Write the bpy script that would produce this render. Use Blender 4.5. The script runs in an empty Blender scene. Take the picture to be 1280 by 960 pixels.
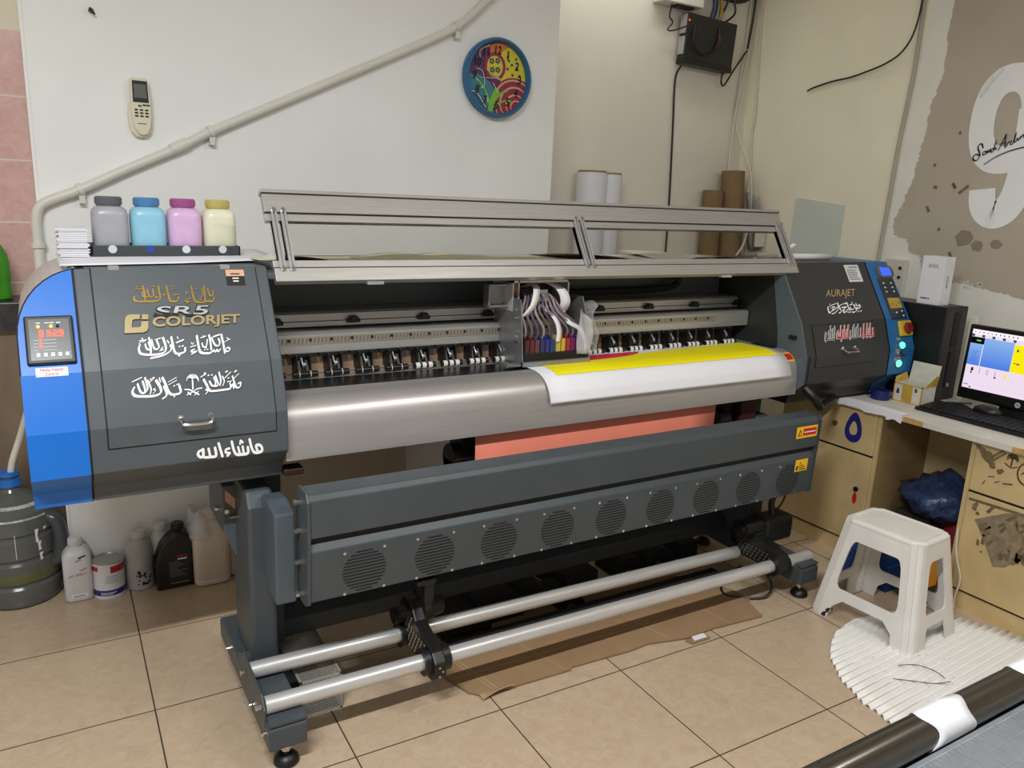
import bpy, bmesh, math, random
from mathutils import Vector, Matrix
random.seed(7)
SC = bpy.context.scene
COL = SC.collection
PI = math.pi

# ------------------------------------------------------------------ camera
cam = bpy.data.objects.new('camera', bpy.data.cameras.new('camera')); COL.objects.link(cam); SC.camera = cam
cam.data.sensor_width = 36.0
cam.data.lens = 36.0 * 979.84 / 1280.0
cam.data.clip_start = 0.02
def cam_matrix(loc, yaw, pitch, roll):
    f = Vector((math.sin(yaw)*math.cos(pitch), math.cos(yaw)*math.cos(pitch), -math.sin(pitch)))
    r = Vector((math.cos(yaw), -math.sin(yaw), 0)); u = r.cross(f)
    c, s = math.cos(roll), math.sin(roll)
    R, U = c*r + s*u, -s*r + c*u
    return Matrix(((R.x, U.x, -f.x, loc[0]), (R.y, U.y, -f.y, loc[1]), (R.z, U.z, -f.z, loc[2]), (0, 0, 0, 1)))
cam.matrix_world = cam_matrix((-0.1877, -2.6618, 1.4947), 0.54653, 0.234815, 0.0438486)

# ------------------------------------------------------------------ light and exposure
SC.view_settings.view_transform = 'Standard'; SC.view_settings.look = 'None'
SC.view_settings.gamma = 1.0; SC.view_settings.use_curve_mapping = False
SC.view_settings.exposure = 0.0
W = bpy.data.worlds.new('room_air'); SC.world = W; W.use_nodes = True
W.node_tree.nodes['Background'].inputs[0].default_value = (1.0, 0.97, 0.93, 1)
W.node_tree.nodes['Background'].inputs[1].default_value = 0.38
def area(name, loc, sx, sy, power, col, rot=(0, 0, 0)):
    L = bpy.data.lights.new(name, 'AREA'); L.shape = 'RECTANGLE'; L.size = sx; L.size_y = sy; L.energy = power; L.color = col
    o = bpy.data.objects.new(name, L); COL.objects.link(o); o.location = loc; o.rotation_euler = rot; return o
area('tube_or_fill_light', (-0.65, -2.35, 2.84), 1.2, 0.08, 96, (0.95, 0.98, 1.0))
area('tube_or_fill_light', (2.35, 0.52, 2.80), 1.0, 0.10, 3.2, (1.0, 0.97, 0.9))
area('tube_or_fill_light', (1.75, -2.35, 2.84), 1.2, 0.08, 30, (1.0, 0.98, 0.95))  # fill lamp added to brighten the right side, not a known tube

# ------------------------------------------------------------------ materials
def lin(c):
    c = c/255.0
    return c/12.92 if c <= 0.04045 else ((c+0.055)/1.055)**2.4
def L3(rgb): return tuple(lin(c) for c in rgb)
def mat(name, rgb, rough=0.5, metal=0.0, var=0.06, scale=6.0, bump=0.0, bscale=60.0, trans=0.0, emit=0.0, alpha=1.0, coat=0.0, stretch=None, ior=None):
    m = bpy.data.materials.new(name); m.use_nodes = True; nt = m.node_tree; N = nt.nodes; b = N['Principled BSDF']
    base = L3(rgb)
    tc = N.new('ShaderNodeTexCoord'); src = tc.outputs['Object']
    if stretch:
        mp = N.new('ShaderNodeMapping'); mp.inputs['Scale'].default_value = stretch; nt.links.new(src, mp.inputs[0]); src = mp.outputs[0]
    if var > 0:
        no = N.new('ShaderNodeTexNoise'); no.inputs['Scale'].default_value = scale; no.inputs['Detail'].default_value = 5; nt.links.new(src, no.inputs['Vector'])
        rp = N.new('ShaderNodeValToRGB'); nt.links.new(no.outputs['Fac'], rp.inputs[0])
        rp.color_ramp.elements[0].position = 0.3; rp.color_ramp.elements[1].position = 0.7
        rp.color_ramp.elements[0].color = tuple(c*(1-var) for c in base)+(1,); rp.color_ramp.elements[1].color = tuple(min(1, c*(1+var)) for c in base)+(1,)
        nt.links.new(rp.outputs[0], b.inputs['Base Color'])
    else: b.inputs['Base Color'].default_value = base+(1,)
    b.inputs['Roughness'].default_value = rough; b.inputs['Metallic'].default_value = metal
    b.inputs['Transmission Weight'].default_value = trans; b.inputs['Alpha'].default_value = alpha; b.inputs['Coat Weight'].default_value = coat
    if ior: b.inputs['IOR'].default_value = ior
    if emit: b.inputs['Emission Color'].default_value = base+(1,); b.inputs['Emission Strength'].default_value = emit
    if bump > 0:
        n2 = N.new('ShaderNodeTexNoise'); n2.inputs['Scale'].default_value = bscale; n2.inputs['Detail'].default_value = 6; nt.links.new(src, n2.inputs['Vector'])
        bp = N.new('ShaderNodeBump'); bp.inputs['Strength'].default_value = bump; bp.inputs['Distance'].default_value = 0.01
        nt.links.new(n2.outputs['Fac'], bp.inputs['Height']); nt.links.new(bp.outputs[0], b.inputs['Normal'])
    return m
M = {}
M['wall'] = mat('white_wall_paint', (240, 241, 238), 0.6, var=0.035, scale=3.0, bump=0.12, bscale=14)
M['cream'] = mat('cream_wall_paint', (240, 233, 210), 0.6, var=0.04, scale=3.0, bump=0.1, bscale=14)
M['recess'] = mat('pale_recess_paint', (228, 223, 210), 0.6, var=0.04, scale=3.0, bump=0.1, bscale=14)
M['gray_paint'] = mat('grey_beige_wall_paint', (184, 173, 157), 0.65, var=0.06, scale=4.0, bump=0.1, bscale=20)
M['primer'] = mat('white_primer_patch', (230, 228, 219), 0.6, var=0.04, scale=5.0)
M['ceil'] = mat('ceiling_paint', (225, 222, 212), 0.8, var=0.02)
M['housing'] = mat('slate_grey_powder_coat', (76, 83, 88), 0.42, var=0.05, scale=14, bump=0.03, bscale=400)
M['frame'] = mat('slate_grey_steel', (66, 73, 77), 0.42, var=0.08, scale=9, bump=0.03, bscale=300)
M['housing_dark'] = mat('charcoal_inner_panel', (58, 62, 64), 0.5, var=0.06)
M['blue'] = mat('bright_blue_panel', (12, 108, 204), 0.38, var=0.04, scale=10)
M['blue2'] = mat('deep_blue_panel', (30, 104, 160), 0.4, var=0.05, scale=10)
M['silver'] = mat('silver_metal', (190, 190, 190), 0.3, 0.55, var=0.05, scale=20)
M['alu'] = mat('brushed_aluminium', (188, 186, 182), 0.36, 0.6, var=0.07, scale=18, stretch=(0.4, 8, 8))
M['apron'] = mat('anodised_aluminium_apron', (184, 180, 177), 0.36, 0.6, var=0.05, scale=12, stretch=(0.5, 6, 6))
M['rod'] = mat('aluminium_tube', (206, 205, 203), 0.34, 0.45, var=0.1, scale=12, stretch=(0.6, 6, 6))
M['chrome'] = mat('chrome_steel', (220, 220, 220), 0.14, 1.0, var=0.03)
M['darksteel'] = mat('dark_polished_steel', (116, 110, 102), 0.22, 0.95, var=0.12, scale=16, stretch=(0.5, 8, 8))
M['black'] = mat('black_plastic', (17, 17, 18), 0.42, var=0.15, scale=12)
M['blackmatte'] = mat('matte_black_foam', (22, 22, 23), 0.85, var=0.2, scale=20)
M['seam'] = mat('dark_seam', (20, 22, 24), 0.7, var=0.1)
M['platen'] = mat('black_platen', (20, 20, 22), 0.3, var=0.3, scale=24)
M['white'] = mat('white_vinyl', (244, 244, 244), 0.45, var=0.02)
M['paper'] = mat('white_paper', (230, 230, 235), 0.7, var=0.02, scale=5)
M['gold'] = mat('gold_vinyl', (160, 128, 46), 0.35, 0.35, var=0.15, scale=40)
M['goldtan'] = mat('champagne_gold_plastic', (166, 147, 106), 0.35, 0.3, var=0.06, scale=30)
M['bronze'] = mat('bronze_lettering', (196, 166, 116), 0.45, 0.1, var=0.1, scale=30)
M['red'] = mat('red_vinyl', (200, 30, 36), 0.45, var=0.05)
M['pinkred'] = mat('pinkish_red_vinyl', (222, 64, 70), 0.45, var=0.05)
M['yellow'] = mat('yellow_vinyl', (244, 196, 30), 0.45, var=0.04)
M['inkyellow'] = mat('printed_yellow', (250, 236, 8), 0.5, var=0.02)
M['inkred'] = mat('printed_magenta_red', (222, 34, 84), 0.5, var=0.02)
M['coral'] = mat('coral_media', (250, 146, 122), 0.5, var=0.04, scale=5)
M['beige'] = mat('beige_strip', (168, 138, 112), 0.6, var=0.08)
M['glasspanel'] = mat('clear_acrylic', (236, 236, 232), 0.06, trans=1.0, var=0.0, ior=1.08)
M['film'] = mat('clear_plastic_film', (232, 232, 236), 0.15, var=0.1, scale=30, alpha=0.32)
M['redled'] = mat('red_led', (255, 70, 40), 0.4, emit=2.2, var=0.0)
M['ambled'] = mat('amber_led', (255, 140, 40), 0.4, emit=2.5, var=0.0)
M['greenled'] = mat('green_lamp', (90, 255, 170), 0.3, emit=2.2, var=0.0)
M['bluelcd'] = mat('blue_lcd', (40, 84, 255), 0.4, emit=1.2, var=0.0)
M['panelface'] = mat('grey_membrane_panel', (96, 100, 100), 0.25, var=0.05)
M['stool'] = mat('off_white_plastic', (226, 223, 217), 0.5, var=0.06, scale=8, bump=0.04, bscale=60)
M['scuff'] = mat('black_scuff', (30, 30, 30), 0.8, var=0.2)
M['cardboard'] = mat('brown_cardboard', (152, 123, 90), 0.85, var=0.08, scale=7)
M['cardlight'] = mat('card_crease', (176, 147, 110), 0.85, var=0.06)
M['desk'] = mat('worn_tan_laminate', (206, 180, 130), 0.5, var=0.2, scale=4, bump=0.05, bscale=40)
M['deskdark'] = mat('brown_wood_side', (150, 124, 84), 0.6, var=0.12, scale=4, stretch=(1, 1, 5))
M['desktop'] = mat('worn_white_laminate', (206, 202, 192), 0.5, var=0.08, scale=9)
M['chip'] = mat('bare_chipboard', (190, 150, 92), 0.9, var=0.2, scale=60)
M['stain'] = mat('dark_residue', (116, 98, 68), 0.8, var=0.35, scale=30)
M['mesh_wire'] = mat('grey_mesh_metal', (160, 157, 150), 0.4, 0.3, var=0.1)
M['pink'] = None
def tile_material(name, base, vein, line, size, rot, width, off=(0, 0), axes=(0, 1), rough=0.28):
    m = bpy.data.materials.new(name); m.use_nodes = True; nt = m.node_tree; N = nt.nodes; K = nt.links.new; b = N['Principled BSDF']
    tc = N.new('ShaderNodeTexCoord'); mp = N.new('ShaderNodeMapping'); mp.inputs['Rotation'].default_value = (0, 0, rot)
    K(tc.outputs['Object'], mp.inputs[0]); sx = N.new('ShaderNodeSeparateXYZ'); K(mp.outputs[0], sx.inputs[0])
    def mth(op, a, c=None, d=None):
        n = N.new('ShaderNodeMath'); n.operation = op
        for i, v in enumerate((a, c, d)):
            if v is None: continue
            if isinstance(v, (int, float)): n.inputs[i].default_value = v
            else: K(v, n.inputs[i])
        return n.outputs[0]
    masks = []; cells = []
    for k, ax in enumerate(axes):
        s = size[k]
        v = mth('DIVIDE', mth('SUBTRACT', sx.outputs[ax], off[k]), s)
        fr = mth('FRACT', mth('ADD', v, 0.5)); d = mth('ABSOLUTE', mth('SUBTRACT', fr, 0.5))
        masks.append(mth('LESS_THAN', d, width/s/2)); cells.append(mth('FLOOR', v))
    g = mth('MAXIMUM', masks[0], masks[1])
    cid = N.new('ShaderNodeCombineXYZ'); K(cells[0], cid.inputs[0]); K(cells[1], cid.inputs[1])
    wn = N.new('ShaderNodeTexWhiteNoise'); K(cid.outputs[0], wn.inputs['Vector'])
    add = N.new('ShaderNodeVectorMath'); add.operation = 'MULTIPLY_ADD'; K(wn.outputs['Color'], add.inputs[0]); add.inputs[1].default_value = (9, 9, 9); K(mp.outputs[0], add.inputs[2])
    no = N.new('ShaderNodeTexNoise'); no.inputs['Scale'].default_value = 17; no.inputs['Detail'].default_value = 9; no.inputs['Roughness'].default_value = 0.72; no.inputs['Distortion'].default_value = 1.6; K(add.outputs[0], no.inputs['Vector'])
    rp = N.new('ShaderNodeValToRGB'); K(no.outputs['Fac'], rp.inputs[0]); e = rp.color_ramp.elements
    e[0].position = 0.34; e[0].color = L3(vein)+(1,); e[1].position = 0.62; e[1].color = L3(base)+(1,)
    mx = N.new('ShaderNodeMix'); mx.data_type = 'RGBA'; K(g, mx.inputs['Factor']); K(rp.outputs[0], mx.inputs['A']); mx.inputs['B'].default_value = L3(line)+(1,)
    K(mx.outputs['Result'], b.inputs['Base Color'])
    r = mth('MULTIPLY_ADD', g, 0.5, rough); K(r, b.inputs['Roughness'])
    bp = N.new('ShaderNodeBump'); bp.inputs['Strength'].default_value = 0.4; bp.inputs['Distance'].default_value = 0.002; K(mth('SUBTRACT', 1.0, g), bp.inputs['Height']); K(bp.outputs[0], b.inputs['Normal'])
    return m
M['floor'] = tile_material('beige_floor_tiles', (196, 175, 149), (182, 159, 132), (66, 52, 42), (0.45, 0.45), 0.01245, 0.0042)
M['pink'] = tile_material('pink_wall_tiles', (230, 192, 184), (214, 170, 162), (232, 222, 214), (0.30, 0.222), 0.0, 0.006, off=(-0.17, 1.99-0.222*9), axes=(0, 2), rough=0.25)

# ------------------------------------------------------------------ mesh helpers
def catmull(pts, n=6):
    P = [Vector(p) for p in pts]
    if len(P) < 3: return P
    out = []
    for i in range(len(P)-1):
        a, b, c, d = P[max(i-1, 0)], P[i], P[i+1], P[min(i+2, len(P)-1)]
        for k in range(n):
            t = k/n
            out.append(0.5*((2*b)+(c-a)*t+(2*a-5*b+4*c-d)*t*t+(3*b-a-3*c+d)*t**3))
    return out+[P[-1]]
class B:
    def __init__(s): s.bm = bmesh.new()
    def v(s, p): return s.bm.verts.new(p)
    def f(s, vs):
        try: return s.bm.faces.new(vs)
        except ValueError: return None
    def poly(s, pts): return s.f([s.v(p) for p in pts])
    def box(s, x0, x1, y0, y1, z0, z1):
        V = [s.v((x, y, z)) for z in (z0, z1) for x, y in ((x0, y0), (x1, y0), (x1, y1), (x0, y1))]
        for q in ((3, 2, 1, 0), (4, 5, 6, 7), (0, 1, 5, 4), (1, 2, 6, 5), (2, 3, 7, 6), (3, 0, 4, 7)): s.f([V[i] for i in q])
        return s
    def loft(s, rings, cap=True, close=True):
        R = [[s.v(p) for p in r] for r in rings]; n = len(R[0])
        for a, b in zip(R, R[1:]):
            for i in range(n if close else n-1):
                j = (i+1) % n; s.f([a[i], a[j], b[j], b[i]])
        if cap: s.f(R[0][::-1]); s.f(R[-1])
        return s
    def prism(s, pts, a0, a1, ax='x'):
        def P(p, a): return {'x': (a, p[0], p[1]), 'y': (p[0], a, p[1]), 'z': (p[0], p[1], a)}[ax]
        return s.loft([[P(p, a0) for p in pts], [P(p, a1) for p in pts]])
    def cyl(s, a, b, r, r2=None, n=24, cap=True):
        a, b = Vector(a), Vector(b); d = (b-a).normalized(); r2 = r if r2 is None else r2
        u = d.orthogonal().normalized(); w = d.cross(u)
        rg = lambda c, q: [c+(u*math.cos(2*PI*i/n)+w*math.sin(2*PI*i/n))*q for i in range(n)]
        return s.loft([rg(a, r), rg(b, r2)], cap)
    def ring(s, a, b, ro, ri, n=40):
        a, b = Vector(a), Vector(b); d = (b-a).normalized(); u = d.orthogonal().normalized(); w = d.cross(u)
        rg = lambda c, q: [c+(u*math.cos(2*PI*i/n)+w*math.sin(2*PI*i/n))*q for i in range(n)]
        return s.loft([rg(a, ri), rg(a, ro), rg(b, ro), rg(b, ri), rg(a, ri)], cap=False)
    def tube(s, pts, r, n=8, smooth=6):
        P = catmull(pts, smooth) if smooth else [Vector(p) for p in pts]
        rings = []; up = None
        for i, p in enumerate(P):
            d = (P[min(i+1, len(P)-1)]-P[max(i-1, 0)]).normalized()
            if up is None: up = d.orthogonal().normalized()
            up = (up-d*up.dot(d)).normalized(); w = d.cross(up)
            rings.append([p+(up*math.cos(2*PI*k/n)+w*math.sin(2*PI*k/n))*r for k in range(n)])
        return s.loft(rings)
    def lathe(s, prof, c=(0, 0, 0), n=32, e=2.0, sx=1.0, sy=1.0):
        # e > 2 gives rounded-square sections
        def sec(t):
            co, si = math.cos(t), math.sin(t)
            k = (abs(co)**e+abs(si)**e)**(-1/e); return co*k, si*k
        rings = []
        for q in prof:
            r, z = q[0], q[1]; ee = q[2] if len(q) > 2 else e
            rr = []
            for i in range(n):
                t = 2*PI*(i+0.5)/n; co, si = math.cos(t), math.sin(t); k = (abs(co)**ee+abs(si)**ee)**(-1/ee)
                kx = sx if len(q) <= 3 else q[3]; ky = sy if len(q) <= 4 else q[4]
                rr.append((c[0]+r*kx*co*k, c[1]+r*ky*si*k, c[2]+z))
            rings.append(rr)
        return s.loft(rings)
    def sphere(s, c, rx, ry=None, rz=None, n=16):
        ry = ry or rx; rz = rz or rx
        prof = [(max(math.sin(PI*i/n), 0.02), -math.cos(PI*i/n)*rz) for i in range(n+1)]
        return s.lathe(prof, c, n=n*2, sx=rx, sy=ry)
    def sheet(s, fn, nu, nv, th=0.0):
        G = [[s.v(fn(i/nu, j/nv)) for j in range(nv+1)] for i in range(nu+1)]
        for i in range(nu):
            for j in range(nv): s.f([G[i][j], G[i+1][j], G[i+1][j+1], G[i][j+1]])
        return s
    def fill(s, loops):
        # planar outline with holes; loops are lists of 3-D points
        es = []
        for lp in loops:
            V = [s.v(p) for p in lp]; es += [s.bm.edges.new((V[i], V[(i+1) % len(V)])) for i in range(len(V))]
        bmesh.ops.triangle_fill(s.bm, edges=es, use_beauty=True); return s
ORG = {}
def setp(o, **k):
    for a, v in k.items():
        if v is not None: o[a] = v
    return o
def make(name, b, m, org, smooth, bev, solid):
    bm = b.bm
    bmesh.ops.recalc_face_normals(bm, faces=bm.faces[:])
    bmesh.ops.translate(bm, verts=bm.verts[:], vec=-Vector(org))
    me = bpy.data.meshes.new(name); bm.to_mesh(me); bm.free()
    if smooth is not None:
        me.polygons.foreach_set('use_smooth', [True]*len(me.polygons))
        if smooth > 0: me.set_sharp_from_angle(angle=math.radians(smooth))
    me.materials.append(m if not isinstance(m, str) else M[m])
    o = bpy.data.objects.new(name, me); COL.objects.link(o)
    if solid:
        q = o.modifiers.new('thickness', 'SOLIDIFY'); q.thickness = solid; q.offset = 0
    if bev:
        q = o.modifiers.new('soft_edges', 'BEVEL'); q.width = bev; q.segments = 2; q.limit_method = 'ANGLE'; q.angle_limit = math.radians(40)
    return o
def islands(b):
    seen = set(); out = []
    for v in b.bm.verts:
        if v in seen: continue
        st = [v]; seen.add(v); fs = set()
        while st:
            q = st.pop()
            for f in q.link_faces:
                fs.add(f)
                for w in f.verts:
                    if w not in seen: seen.add(w); st.append(w)
        nb = B(); mp = {}
        for f in fs:
            vs = []
            for w in f.verts:
                if w not in mp: mp[w] = nb.v(w.co)
                vs.append(mp[w])
            nb.f(vs)
        out.append(nb)
    b.bm.free(); return out
def pieces(name, b, m, parent, **k): return [part(name, q, m, parent, **k) for q in islands(b)]
def part(name, b, m, parent, smooth=None, bev=None, solid=None, label=None, kind=None):
    org = ORG[parent.name]; o = make(name, b, m, org, smooth, bev, solid)
    o.parent = parent; ORG[o.name] = org
    return setp(o, label=label, kind=kind)
def single(name, b, m, label, cat, group=None, smooth=None, bev=None, solid=None, kind=None):
    vs = [v.co for v in b.bm.verts]
    org = (sum((max(v[i] for v in vs), min(v[i] for v in vs)))/2 if i < 2 else min(v[2] for v in vs) for i in range(3)); org = tuple(org)
    o = make(name, b, m, org, smooth, bev, solid); o.location = org; ORG[o.name] = org
    return setp(o, label=label, category=cat, group=group, kind=kind)
def thing(name, label, cat, loc, group=None):
    o = bpy.data.objects.new(name, None); COL.objects.link(o); o.location = loc; o.empty_display_size = 0.05
    ORG[o.name] = tuple(loc); return setp(o, label=label, category=cat, group=group)
def struct(name, b, m, **k):
    o = make(name, b, m, (0, 0, 0), k.get('smooth'), k.get('bev'), k.get('solid')); o['kind'] = 'structure'; ORG[o.name] = (0, 0, 0); return o
def clone(root, loc, rotz=0.0, label=None):
    r = root.copy(); COL.objects.link(r); r.location = loc; r.rotation_euler = (0, 0, rotz)
    if label: r['label'] = label
    for ch in root.children:
        c = ch.copy(); COL.objects.link(c); c.parent = r
        for g in ch.children:
            d = g.copy(); COL.objects.link(d); d.parent = c
    return r
def hull2(pts):
    pts = sorted(set((round(x, 7), round(y, 7)) for x, y in pts)); 
    def half(ps):
        h = []
        for p in ps:
            while len(h) > 1 and (h[-1][0]-h[-2][0])*(p[1]-h[-2][1])-(h[-1][1]-h[-2][1])*(p[0]-h[-2][0]) <= 0: h.pop()
            h.append(p)
        return h
    a, b = half(pts), half(pts[::-1]); return a[:-1]+b[:-1]
VIEWSIDE = Vector((-0.55, -0.75, 0.36))
def brush(b, strokes, place, nib=0.5, ang=-50, smooth=4, grow=0.0):
    # broad-nib pen strokes in a local 2-D frame; place(x, y) -> 3-D
    a = math.radians(ang)
    for w, pts in strokes:
        w = w+grow
        nb = []
        for k in range(8):
            t = 2*PI*k/8; x, y = 0.5*w*math.cos(t), 0.5*w*nib*math.sin(t)
            nb.append((x*math.cos(a)-y*math.sin(a), x*math.sin(a)+y*math.cos(a)))
        P = [(p[0], p[1]) for p in catmull([(x, y, 0) for x, y in pts], smooth)] if len(pts) > 2 else pts
        if len(P) == 1: P = [P[0], P[0]]
        for p, q in zip(P, P[1:]):
            h = hull2([(p[0]+x, p[1]+y) for x, y in nb]+[(q[0]+x, q[1]+y) for x, y in nb])
            if len(h) > 2:
                Q = [Vector(place(*c)) for c in h]; nn = (Q[1]-Q[0]).cross(Q[2]-Q[1])
                if nn.length > 0:
                    nn.normalize(); nn = nn if nn.dot(VIEWSIDE) > 0 else -nn
                    b.nlift = getattr(b, 'nlift', 0)+1
                    Q = [q_+nn*b.nlift*1.2e-5 for q_ in Q]
                b.poly(Q)
    return b
def textmesh(s, place, w, h, ext=0.0, bold=0.0, shear=0.0, space=1.0):
    # text laid out in the unit box (0..w, 0..h); place(x, y, depth) -> 3-D
    cu = bpy.data.curves.new('lettering', 'FONT'); cu.body = s; cu.size = 1.0; cu.offset = bold; cu.shear = shear; cu.space_character = space; cu.resolution_u = 4
    if ext: cu.extrude = 0.5
    o = bpy.data.objects.new('lettering', cu); COL.objects.link(o)
    dg = bpy.context.evaluated_depsgraph_get(); me = bpy.data.meshes.new_from_object(o.evaluated_get(dg))
    bpy.data.objects.remove(o); bpy.data.curves.remove(cu)
    b = B(); b.bm.from_mesh(me); bpy.data.meshes.remove(me)
    xs = [v.co.x for v in b.bm.verts]; ys = [v.co.y for v in b.bm.verts]
    x0, x1, y0, y1 = min(xs), max(xs), min(ys), max(ys)
    for v in b.bm.verts:
        v.co = place((v.co.x-x0)/(x1-x0)*w, (v.co.y-y0)/(y1-y0)*h, (0.5-v.co.z if ext else 0.0)*ext)
    return b
def frange(a, b, n): return [a+(b-a)*i/n for i in range(n+1)]
# ------------------------------------------------------------------ the room
WX = 3.45; WY = 0.42; WR = 0.82; HC = 2.95; EX = -0.172; PX = 1.85
struct('floor', B().box(-2.2, WX+0.1, -4.4, WR+0.1, -0.06, 0.0), 'floor')
struct('ceiling', B().box(-2.2, WX+0.1, -4.4, WR+0.1, HC, HC+0.06), 'ceil')
def noisy_box(x0, x1, y0, y1, z0, z1): return B().box(x0, x1, y0, y1, z0, z1)
wb = struct('wall_back', noisy_box(EX, PX, WY, WR+0.1, 0.0, HC), 'wall', bev=0.004)
struct('wall_recess', B().box(PX, WX, WR, WR+0.1, 0, HC), 'recess')
wr = struct('wall_right', B().box(WX, WX+0.1, -4.4, WR+0.1, 0, HC), 'cream')
wl = struct('wall_left', B().box(-2.2, EX, WR, WR+0.1, 0, HC), 'cream')
t = B().box(-2.2, EX-0.006, WR-0.008, WR, 0.0, 1.99)
o = part('tile_facing', t, 'pink', wl, kind='structure'); 
o = part('corner_bead', B().box(EX-0.006, EX+0.004, WY-0.004, WY+0.012, 0.0, HC), 'wall', wb, kind='structure')
# the unfinished grey-beige coat on the right wall, with its brushed white border
def jag(a, b, n, amp):
    return [(a[0]+(b[0]-a[0])*i/n+random.uniform(-amp, amp), a[1]+(b[1]-a[1])*i/n+random.uniform(-amp, amp)) for i in range(n)]
edge = [(-0.36, HC), (-0.362, 2.44), (-0.368, 2.116), (-0.336, 1.996), (-0.318, 1.80), (-0.305, 1.69), (-0.27, 1.55), (-0.235, 1.45), (-0.25, 1.39), (-0.32, 1.37), (-0.34, 1.31), (-0.40, 1.30), (-0.415, 1.24), (-0.44, 1.19), (-0.56, 1.20), (-0.70, 1.185), (-0.90, 1.155), (-1.2, 1.12), (-1.8, 1.10)]
pts = []
for i, (a, c) in enumerate(zip(edge, edge[1:])): pts += jag(a, c, 14 if i else 4, 0.0065 if i else 0.002)
pts += [(-1.8, 1.10), (-4.3, 1.1), (-4.3, HC)]
b = B().fill([[(WX-0.0025, y, z) for y, z in pts]]); part('paint_coat', b, 'gray_paint', wr, kind='structure')
edge = [(-0.255, HC), (-0.26, 2.4), (-0.225, 2.0), (-0.215, 1.7), (-0.2, 1.45), (-0.19, 1.25), (-0.18, 0.9), (-0.20, 0.72)]
pts = []
for a, c in zip(edge, edge[1:]): pts += jag(a, c, 8, 0.005)
pts += [(-0.2, 0.72), (-3.0, 0.72), (-3.0, HC)]
b = B().fill([[(WX-0.0012, y, z) for y, z in pts]]); part('primer_coat', b, 'primer', wr, kind='structure')
b = B()
for y, z, a, l in ((-0.508, 1.628, 0.9, 0.03), (-0.556, 1.612, 2.4, 0.055), (-0.40, 1.52, 1.0, 0.03), (-0.545, 1.315, 1.0, 0.035), (-0.495, 1.86, 0.6, 0.014), (-0.4, 1.72, 0.6, 0.012), (-0.47, 1.43, 0.8, 0.014), (-0.42, 1.62, 0.2, 0.02), (-0.9, 1.4, 1.9, 0.02)):
    co, si = math.cos(a), math.sin(a); w = 0.016
    b.poly([(WX-0.0032, y+dx*co*l-dy*si*w, z+dx*si*l+dy*co*w) for dx, dy in ((-.5, -.5), (.5, -.4), (.45, .5), (-.5, .4))])
part('tape_residue', b, 'stain', wr, kind='structure')
b = B()
for y, z, r in ((-0.60, 1.40, 0.05), (-0.66, 1.37, 0.035), (-0.74, 1.38, 0.03)):
    b.poly([(WX-0.0031, y+r*math.cos(k*PI/3)*random.uniform(.7, 1.1), z+r*math.sin(k*PI/3)*random.uniform(.6, 1)) for k in range(6)])
part('tape_residue', b, mat('adhesive_residue', (138, 126, 108), 0.5, var=0.1), wr, kind='structure')  # patches of old adhesive left on the wall
b = B()
for k in range(16):
    y, z = -0.62-random.uniform(0, 0.08), 1.175+random.uniform(-0.006, 0.03); l = random.uniform(0.008, 0.02)
    b.poly([(WX-0.0034, y, z), (WX-0.0034, y-l, z+random.uniform(-.004, .006)), (WX-0.0034, y-l*.6, z+0.008)])
part('plaster_chip', b, 'primer', wr, kind='structure')
# ------------------------------------------------------------------ the wide printer
PR = thing('wide_format_printer', 'long slate grey and blue wide format printer standing on a steel stand', 'printer', (1.33, -0.4, 0))
PROF = [(1.28, -0.47), (1.05, -0.61), (0.92, -0.655), (0.81, -0.655), (0.755, -0.59), (0.715, -0.58)]
def prof_y(z):
    P = PROF
    if z >= P[0][0]: return P[0][1]
    for a, b in zip(P, P[1:]):
        if z >= b[0]: return a[1]+(b[1]-a[1])*(a[0]-z)/(a[0]-b[0])
    return P[-1][1]
def prof_n(z):
    for a, b in zip(PROF, PROF[1:]):
        if z > b[0] or b is PROF[-1]:
            d = Vector((0, b[1]-a[1], b[0]-a[0])).normalized(); return Vector((0, d.z, -d.y))
def onface(x, z, off=0.0015):
    n = prof_n(min(z, 1.2799)); return Vector((x, prof_y(z), z))+n*off
def skin(b, x0, x1, z0, z1, off=0.0015, closed=0.0):
    zs = sorted(set([z0, z1]+[p[0] for p in PROF if z0 < p[0] < z1]), reverse=True)
    rows = []
    for i, z in enumerate(zs):
        na = prof_n(min(z+1e-4, 1.279)) if i else prof_n(z-1e-4); nb = prof_n(z-1e-4) if i < len(zs)-1 else na
        n = (na+nb).normalized(); c = Vector((0, prof_y(z), z))+n*off/max(n.dot(na), .5)
        rows.append((c.y, c.z, n))
    if closed:
        pr = [(y, z) for y, z, n in rows]+[(y-n.y*closed, z-n.z*closed) for y, z, n in rows[::-1]]
        b.prism(pr, x0, x1)
    else:
        for (ya, za, _), (yb, zb, _) in zip(rows, rows[1:]): b.poly([(x0, ya, za), (x1, ya, za), (x1, yb, zb), (x0, yb, zb)])
    return b
def head_profile(): return [(y, z) for z, y in PROF]+[(-0.10, 0.715), (-0.10, 1.26), (-0.12, 1.28)]
# --- operator-side end cabinet
hl = part('end_cabinet', B().prism(head_profile(), -0.119, 0.345), 'housing', PR, bev=0.004)
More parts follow.
